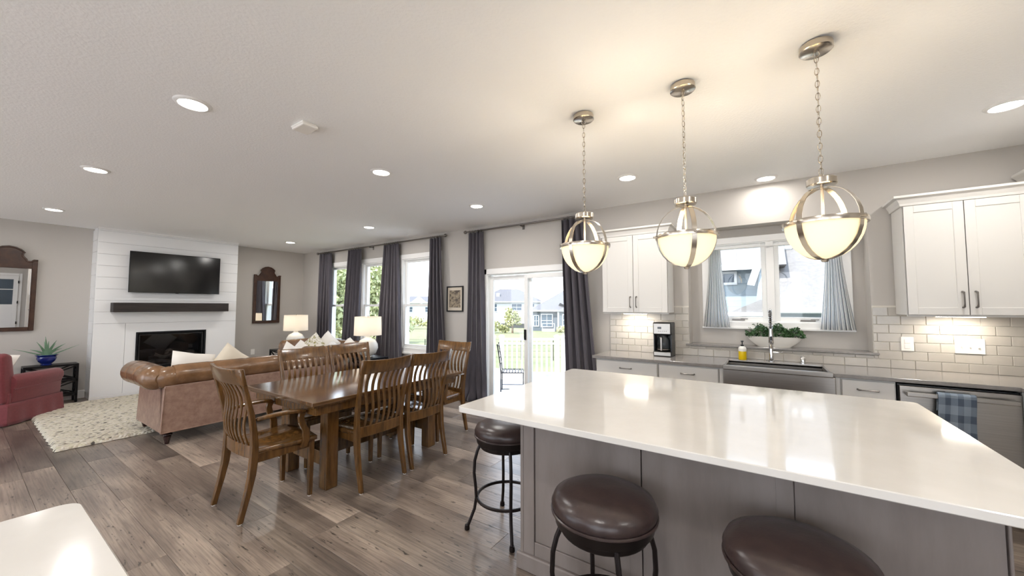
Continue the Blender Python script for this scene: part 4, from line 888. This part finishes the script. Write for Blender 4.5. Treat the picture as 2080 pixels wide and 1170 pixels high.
t = thing('air_gap', 'small chrome air gap cap right of the faucet', 'air gap', (.315, 4.565, .917)); put('cap', MB().lathe([(0, 0), (.024, 0), (.024, .006), (.02, .01), (.02, .058), (.015, .064), (0, .065)], 18), 'chrome', t, smooth=True); put('slot', B(-.021, .021, -.0, .0005, .025, .04), 'plastic', t)
# coffee maker
x0, x1, y0, y1, z0 = -1.015, -.825, 4.335, 4.56, .917
t = thing('coffee_maker', 'black and steel drip coffee maker on the grey countertop', 'coffee maker', ((x0 + x1) / 2, (y0 + y1) / 2, z0))
put('base', B(x0, x1, y0, y1, z0, z0 + .055), 'plastic', t, True, bevel=.008, seg=2); put('back_column', B(x0, x1, y0 + .13, y1, z0 + .05, z0 + .25), 'plastic', t, True, bevel=.004)
for a in (x0, x1 - .012): put('side_wall', B(a, a + .012, y0 + .03, y0 + .14, z0 + .05, z0 + .25), 'plastic', t, True)
put('brew_head', B(x0, x1, y0 + .005, y1, z0 + .235, z0 + .37), 'plastic', t, True, bevel=.01, seg=2); put('steel_panel', B(x0 + .008, x1 - .008, y0, y0 + .01, z0 + .245, z0 + .358), 'steel', t, True, bevel=.003)
put('display', B(x0 + .05, x0 + .09, y0 - .002, y0 + .002, z0 + .30, z0 + .322), 'glassdark', t, True, bevel=.004); put('base_panel', B(x0 + .008, x1 - .008, y0 - .004, y0 + .004, z0 + .008, z0 + .046), 'steel', t, True, bevel=.002)
put('carafe', MB().lathe([(0, 0), (.062, 0), (.07, .02), (.074, .07), (.066, .13), (.05, .155), (.05, .16), (0, .16)], 24, ((x0 + x1) / 2, y0 + .075, z0 + .057)), M['clear'], t, True, smooth=True)
put('carafe_lid', MB().lathe([(0, .16), (.052, .16), (.05, .172), (0, .174)], 24, ((x0 + x1) / 2, y0 + .075, z0 + .057)), 'plastic', t, True, smooth=True)
put('carafe_band', MB().lathe([(.0655, .01), (.072, .012), (.0735, .022), (.070, .02)], 24, ((x0 + x1) / 2, y0 + .075, z0 + .057)), 'steel', t, True, smooth=True)
put('carafe_handle', B((x0 + x1) / 2 - .016, (x0 + x1) / 2 + .004, y0 - .025, y0 + .002, z0 + .062, z0 + .21), 'steel', t, True, bevel=.006, seg=2)
for k in range(5): put('button', MB().lathe([(0, 0), (.005, 0), (.004, -.003), (0, -.003)], 10, (x0 + .06 + k * .02, y0 - .0005, z0 + .275), 'y'), 'pewter', t, True)
# planter
t = thing('herb_planter', 'white boat shaped planter of green leaves on the alcove ledge', 'plant', (.095, 4.745, NZ0))
put('planter', MB().loft([[(a * math.cos(k * PI / 14), b * math.sin(k * PI / 14), z) for k in range(28)] for a, b, z in ((.14, .05, 0), (.18, .062, .03), (.215, .072, .065), (.238, .078, .105), (.232, .072, .105), (.20, .062, .08))]), 'bowl', t, smooth=True)
put('soil', MB().loft([[(a * math.cos(k * PI / 14), b * math.sin(k * PI / 14), z) for k in range(28)] for a, b, z in ((.20, .06, .07), (.205, .062, .088))]), 'soil', t)
def leaves(mb, n, fn, s0, s1, rnd):
    for _ in range(n):
        p = Vector(fn()); s = rnd.uniform(s0, s1); d = Vector((rnd.gauss(0, 1), rnd.gauss(0, 1), rnd.gauss(0, .8))).normalized(); u = d.orthogonal().normalized(); v = d.cross(u)
        a = rnd.uniform(0, 6.28); u, v = u * math.cos(a) + v * math.sin(a), v * math.cos(a) - u * math.sin(a)
        k = len(mb.v); mb.v += [tuple(p - u * s), tuple(p + v * s * .55 + d * s * .15), tuple(p + u * s), tuple(p - v * s * .55 + d * s * .15)]; mb.f.append((k, k + 1, k + 2, k + 3))
    return mb
rn = random.Random(4)
def herb():
    x = rn.uniform(-.245, .255); e = (1 - (x / .27) ** 2) ** .5; return (x, rn.gauss(0, .035), .09 + rn.random() ** .8 * (.115 * e + .03 * math.sin(x * 40)) + .01)
put('foliage', leaves(MB(), 900, herb, .010, .021, rn), 'leaf', t)
for k in range(9):
    x = rn.uniform(-.2, .2); put('stem', MB().tube([(x * .8, 0, .08), (x, rn.uniform(-.03, .03), .14), (x * 1.15, rn.uniform(-.05, .05), .2)], .002, 5), 'leaf', t)
put('trailing_stem', MB().tube([(-.12, -.02, .12), (-.15, -.03, .20), (-.165, -.03, .235)], .0018, 5), 'leaf', t); put('trailing_leaf', leaves(MB(), 6, lambda: (-.162 + rn.gauss(0, .012), -.03, .228 + rn.gauss(0, .01)), .009, .014, rn), 'leaf', t)
# cafe curtains
def cafe(label, tx0, tx1, bx0, bx1, seed):
    yc = NB - .035; r_ = random.Random(seed); p0 = r_.uniform(0, 6); zt, zb = 2.115, 1.232
    t = thing('cafe_curtain', label, 'curtain', ((tx0 + tx1) / 2, yc, zb), group='striped cafe curtains')
    def f(u, v):
        k = v ** 1.4; x = tx0 + (bx0 - tx0) * k + u * ((tx1 - tx0) + ((bx1 - bx0) - (tx1 - tx0)) * k)
        return (x, yc - .012 * v + (.012 + .012 * v) * math.sin(u * 9 * 2 * PI + p0) - .02 * v * math.sin(u * PI), zt + (zb - zt) * v)
    put('fabric', MB().grid(f, 108, 24), 'cafe', t, True, smooth=True); return t
cafe('blue striped cafe curtain at the left side of the sink window', -.485, -.375, -.565, -.30, 2); cafe('blue striped cafe curtain at the right side of the sink window', .545, .655, .475, .745, 6)
t = thing('cafe_curtain_rod', 'thin white tension rod holding the striped cafe curtains', 'curtain rod', (.08, NB, 2.1)); put('rod', MB().lathe([(0, WX0 + .0), (.007, WX0), (.007, WX1), (0, WX1)], 10, (0, NB - .035, 2.115), 'x'), 'white', t, True, smooth=True)
for e in (WX0 + .02, WX1 - .02): put('bracket', B(e - .012, e + .012, NB - .045, NB - .017, 2.10, 2.13), 'white', t, True)
# upper cabinets
def crown(mb, x0, x1, yb, yf, z0, z1, out=.055, ends=(1, 1)):
    pf = [(0, z0), (.012, z0), (.016, z0 + .02), (out * .6, z0 + .055), (out, z1 - .018), (out, z1), (0, z1)]
    for i in range(len(pf) - 1):
        pass
    secs = []
    for d, z in pf[1:6]: secs.append([(x0 - d * ends[0], yb, z), (x0 - d * ends[0], yf - d, z), (x1 + d * ends[1], yf - d, z), (x1 + d * ends[1], yb, z)])
    return mb.loft(secs)
UF = YN - .325
def upper(label, x0, x1, splits, ends, z0=1.392, z1=2.30):
    t = thing('upper_cabinet', label, 'cabinet', ((x0 + x1) / 2, (UF + YN) / 2, z0), group='white shaker upper cabinets')
    put('carcass', B(x0, x1, UF + .021, YN - .013, z0, z1), 'cab', t, True, bevel=.002)
    for i, (a, b) in enumerate(zip(splits, splits[1:])):
        p = shaker(t, 'door', a + .002, b - .002, z0 + .003, z1 - .015, UF, .058); hx = b - .034 if i % 2 == 0 else a + .034
        put('handle', bow_handle(MB(), hx, 1.575, UF, 1.455, True, .032), 'pewter', p, True, smooth=True)
    put('crown_moulding', crown(MB(), x0, x1, YN - .013, UF + .012, z1 - .012, z1 + .07, ends=ends), 'cab', t, True, bevel=.001)
    put('light_rail', B(x0 + .005, x1 - .005, UF + .022, UF + .04, z0 - .012, z0), 'cab', t, True); return t
upper('white shaker upper cabinet above the coffee maker', -1.59, -.845, [-1.585, -1.22, -.85], (1, 1))
upper('white shaker upper cabinet above the dishwasher', .985, 1.665, [.99, 1.325, 1.66], (1, 0))
def ucl(label, x, p):
    t = thing('under_cabinet_light', label, 'light', (x, YN - .16, 1.39), group='slim lights under the upper cabinets'); put('housing', B(-.14, .14, -.025, .025, -.012, 0), 'white', t, bevel=.002); put('diffuser', B(-.13, .13, -.018, .018, -.015, -.011), 'led', t)
    lamp('strip_light', 'AREA', t, (0, 0, -.017), p, (1, .93, .82), .26, shape='RECTANGLE', size_y=.03)
ucl('slim light under the cabinet above the coffee maker', -1.25, 1.4); ucl('slim light under the cabinet above the dishwasher', 1.32, 1.4)
# right-hand (east) cabinets
def upper_e(label, y0, y1, n):
    xf = 1.715; t = thing('side_upper_cabinet', label, 'cabinet', ((xf + XK) / 2, (y0 + y1) / 2, 1.392), group='upper cabinets on the right hand wall')
    put('carcass', B(xf + .021, XK - .001, y0, y1, 1.392, 2.42), 'cab', t, True); w_ = (y1 - y0) / n
    for i in range(n):
        a = y0 + i * w_; p = put('door', B(xf + .006, xf + .02, a + .003, a + w_ - .003, 1.396, 2.405), 'cab', t, True); put('door_frame', frameX(MB(), a + .003, a + w_ - .003, 1.396, 2.405, xf, xf + .019, .058), 'cab', p, True, bevel=.002)
    secs = []
    for d, z in ((.012, 2.405), (.016, 2.425), (.033, 2.455), (.055, 2.475), (.055, 2.495)): secs.append([(XK - .001, y0 - (d if y0 < 2 else 0), z), (xf + .012 - d, y0 - (d if y0 < 2 else 0), z), (xf + .012 - d, y1, z), (XK - .001, y1, z)])
    put('crown_moulding', MB().loft(secs), 'cab', t, True, bevel=.001)
upper_e('taller white cabinet at the right edge whose crown rises over the dishwasher cabinet', 3.0, 4.62, 3); upper_e('white cabinet with crown end seen at the right of the left mirror', 1.40, 2.2, 2)
t = thing('range_hood', 'white range hood between the right hand upper cabinets', 'hood', (1.9, 2.6, 1.7)); put('canopy', MB().prism([(1.55, 1.7), (XK, 1.7), (XK, 2.1), (1.78, 2.1), (1.55, 1.78)], 'y', 2.21, 2.99), 'cab', t, True); put('chimney', B(1.8, XK, 2.3, 2.9, 2.1, H), 'cab', t, True)
def base_e(label, y0, y1, n):
    xf = 1.452; t = thing('side_base_cabinet', label, 'cabinet', (1.75, (y0 + y1) / 2, 0), group='base cabinets on the right hand wall'); put('carcass', B(xf + .022, XK - .003, y0, y1, .1, .885), 'cab', t, True); put('toe_kick', B(xf + .08, XK - .003, y0, y1, 0, .1), 'plastic', t, True); w_ = (y1 - y0) / n
    for i in range(n): a = y0 + i * w_; d_ = put('door', B(xf, xf + .02, a + .003, a + w_ - .003, .11, .875), 'cab', t, True, bevel=.003); put('handle', B(xf - .03, xf - .02, a + .05, a + .062, .65, .8), 'pewter', d_, True)
base_e('white base cabinet on the right hand wall beyond the frame', 3.0, 3.98, 2); base_e('white base cabinet at the near end of the right hand wall', 1.42, 2.2, 2)
t = thing('range', 'stainless range on the right hand wall beyond the frame', 'range', (1.75, 2.6, 0)); put('body', B(1.46, XK - .003, 2.21, 2.99, 0, .91), 'steel', t, True, bevel=.004); put('oven_door', B(1.43, 1.46, 2.24, 2.96, .2, .72), 'glassdark', t, True, bevel=.004); put('oven_handle', B(1.39, 1.41, 2.28, 2.92, .74, .76), 'steel', t, True, bevel=.004); put('cooktop', B(1.47, XK - .003, 2.22, 2.98, .91, .925), 'plastic', t, True)
tag(put('side_countertop', MB().box(1.432, XK - .003, 2.995, YF - .025, .887, .917).box(1.432, XK - .003, 1.40, 2.205, .887, .917), 'grey_quartz', world=True, bevel=.0025), 'grey quartz countertop on the right hand wall', 'worktop')
# dishwasher and towel
D0, D1 = .848, 1.447
t = thing('dishwasher', 'stainless steel dishwasher with bar handle and hanging towel', 'dishwasher', ((D0 + D1) / 2, 4.3, 0)); put('tub', B(D0, D1, YF + .03, YB, .1, .87), 'plastic', t, True); put('door', B(D0 + .004, D1 - .004, YF - .008, YF + .03, .11, .862), 'steel', t, True, bevel=.004, seg=2); put('toe_kick', B(D0, D1, YF + .07, YB, 0, .1), 'plastic', t, True)
hd_ = put('handle', MB().box(D0 + .03, D1 - .03, YF - .066, YF - .046, .795, .828), 'steel', t, True, bevel=.005, seg=2)
for e in (D0 + .045, D1 - .045): put('handle_post', B(e - .014, e + .014, YF - .05, YF - .004, .80, .823), 'steel', hd_, True, bevel=.002)
put('vent', B(D0 + .2, D0 + .24, YF - .010, YF - .006, .842, .846), 'plastic', t, True)
def tw(u, v):
    L = .46; s = v * L - .12; x = 1.03 + (.182 + .012 * max(0, s)) * u + .006 * math.sin(v * 5)
    yh = YF - .056; rr = .013
    if s < 0: y, z = yh + rr, .83 + s
    elif s < rr * PI: a = s / rr; y, z = yh + rr * math.cos(a), .83 + rr * math.sin(a)
    else: y, z = yh - rr - .004 - .008 * math.sin(u * 11 + v * 2) * min(1, (s - .04) * 5), .83 - (s - rr * PI)
    return (x, y - .0, z)
tag(put('dish_towel', MB().grid(tw, 24, 60), 'towel', world=True, smooth=True, solid=.004), 'blue grey checked towel over the dishwasher handle', 'towel')
# wall plates on the backsplash
yp = YN - .011
t = thing('outlet_plate', 'white outlet plate on the tiles, left of the switch plate', 'outlet', (1.045, yp, 1.075)); put('plate', B(-.04, .04, -.007, 0, 0, .122), 'plate', t, bevel=.002); put('socket', MB().box(-.018, .018, -.010, -.007, .022, .056).box(-.018, .018, -.010, -.007, .066, .10), 'plate', t, bevel=.001)
t = thing('switch_plate', 'white triple switch plate on the tiles above the dishwasher', 'light switch', (1.405, yp, 1.075)); put('plate', B(-.083, .083, -.007, 0, 0, .122), 'plate', t, bevel=.002)
for k in (-.046, 0, .046): put('toggle', B(k - .005, k + .005, -.018, -.006, .052, .07), 'plate', t, bevel=.001)
# ---------------------------------------------------------------- outdoors
def lawn(u, v):
    x = -140 + 240 * u; y = YN + TH + .02 + 160 * v; d = max(0, y - 5); return (x, y, -.95 - 1.85 * min(1, d / 62) - .0 * x)
struct('ground_lawn', MB().grid(lawn, 24, 60), 'lawn', 'sunlit green lawn falling away beyond the deck', 'lawn', smooth=True)
struct('ground_front', B(-60, 60, -60, YS - TH - .02, -.9, -.25), 'concrete', 'unseen pale ground behind the photographer, added to bounce daylight indoors', 'ground')  # added pale ground that bounces sun up through the unseen south windows
# deck
t = thing('deck', 'white painted deck outside the patio door', 'deck', (-3.2, 6.4, -.17))
dy = YN + TH + .01; k = 0
while dy < 7.98:
    xl = -5.95 if dy < 6.5 else -5.95 + (dy - 6.5) / (7.95 - 6.5) * 2.05
    put('deck_board', B(xl, -.9, dy, dy + .135, -.195, -.17), 'deck', t, True, bevel=.003); dy += .142
put('fascia', MB().box(-5.95, -.9, dy, dy + .03, -.45, -.17), 'vinyl', t, True); put('joist_frame', B(-5.0, -1.0, YN + TH + .05, 7.0, -.40, -.20), 'vinyl', t, True)
for x, y in ((-5.8, 6.5), (-3.9, 7.9), (-1.0, 7.9)): put('footing_post', B(x - .07, x + .07, y - .07, y + .07, -1.3, -.2), 'vinyl', t, True)
def railing(label, p, q, z=-.17, n=None):
    p, q = Vector((*p, 0)), Vector((*q, 0)); L = (q - p).length; d = (q - p) / L; m = (p + q) / 2; ang = math.atan2(d.y, d.x)
    t = thing('deck_railing', label, 'railing', (m.x, m.y, z), ang, 'white vinyl deck railings'); h = L / 2
    put('top_rail', B(-h, h, -.045, .045, .86, .90), 'vinyl', t, bevel=.006); put('mid_rail', B(-h, h, -.02, .02, .765, .80), 'vinyl', t, bevel=.003); put('bottom_rail', B(-h, h, -.02, .02, .08, .125), 'vinyl', t, bevel=.003)
    n = int(L / .125); bm_ = B(-.017, .017, -.017, .017, .125, .86).mesh('baluster')
    for i in range(n):
        o = put('baluster', bm_, 'vinyl', t); o.location = (-h + .07 + (L - .14) * (i + .5) / n, 0, 0)
    for s in (-1, 1): put('post', B(s * h - .052, s * h + .052, -.052, .052, 0, .93), 'vinyl', t, bevel=.004); put('post_cap', MB().loft([[(s * h - a, -a, z_), (s * h + a, -a, z_), (s * h + a, a, z_), (s * h - a, a, z_)] for a, z_ in ((.066, .93), (.066, .955), (.02, .985))]), 'vinyl', t)
railing('white deck railing angled across the corner, seen through the left door panel', (-5.05, 7.13), (-3.98, 7.84)); railing('white deck railing at the left, behind the metal patio chair', (-6.0, 6.38), (-5.2, 7.0)); railing('white deck railing parallel to the house, behind the right door curtain', (-3.82, 7.88), (-1.0, 7.88))
# patio chair
t = thing('patio_chair', 'dark metal ladder back patio chair on the deck', 'chair', (-4.03, 6.03, -.17), R(-58)); w_ = .21
for sx in (-1, 1):
    put('leg', MB().tube([(sx * w_, -.2, 0), (sx * w_, -.2, .4), (sx * (w_ - .0), -.22, .62), (sx * (w_ - .01), -.27, .93)], .011, 8), 'black_metal', t, smooth=True); put('leg', MB().tube([(sx * w_, .22, 0), (sx * w_, .22, .4)], .011, 8), 'black_metal', t, smooth=True)
    put('side_stretcher', MB().tube([(sx * w_, -.2, .1), (sx * w_, .22, .1)], .007, 6), 'black_metal', t)
for k in range(4): z = .52 + k * .115; put('back_slat', MB().loft([[(-w_, -.215 - .0 - .13 * k * .1 * 1.2, z), (w_, -.215 - .13 * k * .12, z), (w_, -.205 - .13 * k * .12, z + .05), (-w_, -.205 - .13 * k * .12, z + .05)], [(-w_, -.221 - .13 * k * .12, z), (w_, -.221 - .13 * k * .12, z), (w_, -.211 - .13 * k * .12, z + .05), (-w_, -.211 - .13 * k * .12, z + .05)]]), 'black_metal', t)
put('seat_frame', MB().tube([(-w_, -.2, .4), (w_, -.2, .4), (w_, .22, .4), (-w_, .22, .4)], .010, 6, closed=True), 'black_metal', t)
for k in range(7): put('seat_strap', B(-w_, w_, -.17 + k * .056, -.14 + k * .056, .40, .405), 'black_metal', t)
tag(put('door_mat', B(-3.5, -2.6, YN + TH + .15, YN + TH + .55, -.17, -.158), 'plastic', world=True, bevel=.004), 'dark door mat on the deck outside the patio door', 'mat')
# wire fence posts
t = thing('wire_fence', 'thin black wire fence across the lawn', 'fence', (-13, 16, -1.3))
fp, fq = Vector((-16.2, 13.0)), Vector((-2, 22)); n = 11
for i in range(n):
    p = fp.lerp(fq, i / (n - 1)); put('post', MB().tube([(p.x, p.y, -1.7), (p.x, p.y, -.22)], .02, 6), 'black_metal', t, True)
for z in (-.25, -.55, -.85, -1.15): put('wire', MB().tube([(fp.x, fp.y, z), (fq.x, fq.y, z)], .006, 4), 'black_metal', t, True)
# houses
def hwin(t, x, z, w_, h, y, div=2):
    f_ = put('window', frame4(MB(), x - w_ / 2 - .12, x + w_ / 2 + .12, z - .12, z + h + .12, y - .09, y, .13), 'siding', t)
    put('pane', B(x - w_ / 2, x + w_ / 2, y - .05, y - .01, z, z + h), 'winglass', f_)
    put('muntin', MB().box(x - .03, x + .03, y - .07, y - .05, z, z + h).box(x - w_ / 2, x + w_ / 2, y - .07, y - .05, z + h / 2 - .03, z + h / 2 + .03), 'siding', f_)
def hip(mb, x0, x1, y0, y1, z0, z1, o=.4, inset=None):
    x0 -= o; x1 += o; y0 -= o; y1 += o; i = inset if inset is not None else (y1 - y0) / 2; ym = (y0 + y1) / 2
    a = mb.ring([(x0, y0, z0), (x1, y0, z0), (x1, y1, z0), (x0, y1, z0), (x0 + i, ym, z1), (x1 - i, ym, z1)])
    mb.f += [(a[0], a[1], a[5], a[4]), (a[1], a[2], a[5]), (a[2], a[3], a[4], a[5]), (a[3], a[0], a[4]), (a[0], a[3], a[2], a[1])]; return mb
def house(label, loc, rz, W_, D, h, rh, mat, wins, extra=None, inset=None):
    t = thing('house', label, 'house', loc, rz); put('wall', B(-W_ / 2, W_ / 2, 0, D, -1, h), mat, t); put('roof', hip(MB(), -W_ / 2, W_ / 2, 0, D, h, h + rh, .45, inset), 'roof', t); put('fascia', B(-W_ / 2 - .45, W_ / 2 + .45, -.47, -.40, h - .2, h + .02), 'siding', t)
    for x, z, a, b in wins: hwin(t, x, z, a, b, 0)
    if extra: extra(t)
    return t
def exA(t):
    put('deck_railing', B(-1.5, 5.5, -2.2, -2.0, .9, 1.9), 'siding', t); put('deck_floor', B(-1.5, 5.5, -2.2, 0, .75, .9), 'roof', t); put('porch_roof', hip(MB(), -8.8, -4.6, -2.5, 0, 2.6, 3.4, .2), 'roof', t); put('porch_wall', B(-8.6, -4.8, -2.2, 0, -1, 2.6), 'siding_grey', t); put('chimney_vent', B(-2.6, -1.9, 1.5, 2.2, 5.6, 6.9), 'siding', t)
house('white two storey house with grey roof, seen through the left door panel', (-42.4, 62.3, -2.62), R(33), 13, 9, 5.2, 2.7, 'siding', [(-2.9, 3.2, 1.0, 1.5), (1.6, 3.4, 2.0, 1.3), (4.6, 3.4, 1.0, 1.3), (1.0, 1.1, 1.6, 1.4)], exA)
def exB(t):
    put('bay', B(-1.9, .9, -2.2, 0, -1, 3.1), 'siding_grey', t); put('bay_roof', hip(MB(), -1.9, .9, -2.2, 2.5, 3.1, 4.5, .3), 'roof', t)
    hwin(t, -.5, 1.0, 1.3, 1.6, -2.2); put('corner_board', B(-2.0, -1.75, -2.26, -2.14, -1, 3.1), 'siding', t); put('porch_step', B(-4.4, -2.4, -2.0, 0, -1, .35), 'siding', t); put('porch_rail', MB().box(-4.4, -2.4, -2.0, -1.95, 1.2, 1.28).box(-4.4, -4.32, -2.0, -1.95, .35, 1.28).box(-2.5, -2.42, -2, -1.95, .35, 1.28), 'siding', t)
house('grey single storey house with large grey roof, seen through the right door panel', (-25.8, 55.2, -2.36), R(30), 12, 11, 3.3, 3.4, 'siding_grey', [(-3.6, .7, 1.7, 1.9), (-5.3, .8, .7, 1.6), (2.6, 1.1, 1.0, 1.0)], exB)
def exC(t): put('gable', MB().prism([(-1.6, 0), (1.6, 0), (0, 1.3)], 'y', -.4, 3), 'siding', t).location = (-.4, 0, 4.3)
house('white house with grey roof, seen through the window left of the picture', (-57.2, 52.5, -1.95), R(48), 13, 9, 4.4, 1.3, 'siding', [(-2.2, 2.4, 1.2, 1.0), (1.4, 2.4, 1.0, 1.0), (-2.2, .2, 1.0, 1.4), (3.2, .3, 1.2, 1.4)], exC)
# neighbour close to the kitchen window
t = thing('neighbour_house', 'pale blue sided neighbouring house filling the kitchen window', 'house', (1.0, 10, -1.1))
put('upper_wall', B(-3.6, .06, 11.0, 16, -1.1, 2.44), 'siding_blue', t, True)
put('upper_roof', MB().prism([(10.6, 2.44), (15.8, 5.8), (15.8, 2.44)], 'x', -4.0, .5), 'roof_light', t, True); put('upper_fascia', B(-4.0, .02, 10.56, 10.62, 2.36, 2.50), 'siding', t, True)
put('front_wall', B(.12, 7, 10.0, 16, -1.1, 1.36), 'siding_blue', t, True)
put('main_roof', MB().prism([(9.7, 1.36), (9.7, 1.42), (16.2, 5.6), (16.2, 1.36)], 'x', .06, 7.4), 'roof_light', t, True)
put('gutter', B(.06, 7.4, 9.58, 9.70, 1.33, 1.45), 'siding', t, True, bevel=.02)
put('rake_board', MB().prism([(-.27, 1.98), (-.13, 1.95), (.02, 2.40), (-.09, 2.55)], 'y', 10.25, 10.33), 'siding', t, True)
put('rake_wall', MB().prism([(-.20, .9), (.06, .9), (.06, 2.42), (-.0, 2.42)], 'y', 10.34, 11.0), 'siding_blue', t, True)
put('porch_wall', B(-3.6, .0, 10.25, 11, -1.1, 1.28), 'siding', t, True); put('porch_roof', MB().prism([(-.70, 1.30), (.06, 1.30), (.06, 1.62), (-.02, 1.62)], 'y', 9.95, 11.0), 'roof_light', t, True); put('porch_gutter', B(-.74, .06, 9.90, 9.98, 1.26, 1.34), 'siding', t, True)
for a, b in ((.44, .70), (.74, 1.0)): put('roof_vent', B(a, b, 12.05, 12.35, 2.95, 3.10), 'siding', t, True, bevel=.03)
put('pipe_vent', MB().tube([(-.5, 11.6, 3.0), (-.5, 11.6, 3.35)], .05, 10), 'black_metal', t, True)
f_ = put('window', frame4(MB(), -.86, -.50, 2.02, 2.36, 10.95, 11.0, .06), 'siding', t, True); put('pane', B(-.80, -.56, 10.975, 10.99, 2.08, 2.30), 'winglass', f_, True)
# trees and shrubs
def tree(name, label, loc, h, rx, rz_, n, mat, s=(.10, .2), seed=1, cat='tree', group=None, trunk=True):
    r_ = random.Random(seed); t = thing(name, label, cat, loc, group=group); cs_ = [(r_.uniform(-.6, .6) * rx, r_.uniform(-.6, .6) * rx, h + r_.uniform(-.55, .6) * rz_, r_.uniform(.35, .6)) for _ in range(14)]
    def p():
        c = r_.choice(cs_); d = Vector((r_.gauss(0, 1), r_.gauss(0, 1), r_.gauss(0, 1))).normalized() * (r_.random() ** .35) * c[3]; return (c[0] + d.x * rx, c[1] + d.y * rx, c[2] + d.z * rz_)
    o = put('foliage', leaves(MB(), n, p, s[0], s[1], r_), mat, t)
    if trunk:
        put('trunk', MB().tube([(0, 0, -.4), (.05, 0, h * .4), (0, .05, h)], [.16, .13, .05], 8), 'bark', t, smooth=True)
        for k in range(4): c = cs_[k]; put('branch', MB().tube([(0, 0, h * .45), (c[0] * .5, c[1] * .5, (h * .5 + c[2]) / 2), (c[0], c[1], c[2])], [.06, .04, .015], 6), 'bark', t)
    return t
tree('leafy_tree', 'pale green leafy tree filling the window nearest the room corner', (-17.6, 9.7, -1.5), 3.2, 2.1, 2.7, 5200, 'foliage', seed=2, group='trees on the lawn')
tree('leafy_tree', 'pale green leafy tree behind the middle living room window', (-20.2, 14.6, -1.7), 3.6, 2.4, 3.1, 5000, 'foliage', seed=5, group='trees on the lawn')
tree('leafy_tree', 'low pale tree below the left one, nearer the corner window', (-13.6, 7.7, -1.3), 1.5, 1.2, 1.3, 2600, 'foliage2', seed=9, group='trees on the lawn')
tree('leafy_tree', 'tall pale tree at the back, between the first two living room windows', (-26.5, 16.2, -1.8), 4.6, 3.2, 4.0, 5600, 'foliage', seed=31, group='trees on the lawn')
tree('leafy_tree', 'young light green tree beside the white house, seen through the door', (-28.0, 42.0, -2.15), 2.4, 1.1, 1.5, 900, 'foliage2', (.12, .22), 12, group='trees on the lawn')
for i, (x, y, z, hh, rx, lb) in enumerate([(-30.2, 40.6, -2.1, .9, 1.0, 'round yellow green shrub at the left of the door view'), (-29.2, 41.6, -2.1, .6, .8, 'low shrub beside the young tree in the door view'), (-46.6, 41.4, -1.9, 1.0, 1.6, 'wide shrub below the white house, seen through the window by the picture'), (-44.9, 42.4, -1.9, .8, 1.3, 'smaller shrub right of the wide one, seen through the window by the picture'), (-24.6, 50.0, -2.3, .5, 1.0, 'dark low shrub at the foot of the grey house')]):
    tree('garden_shrub', lb, (x, y, z), hh, rx, hh * .9, 500, 'foliage2', (.1, .22), 20 + i, 'shrub', 'shrubs around the houses', False)
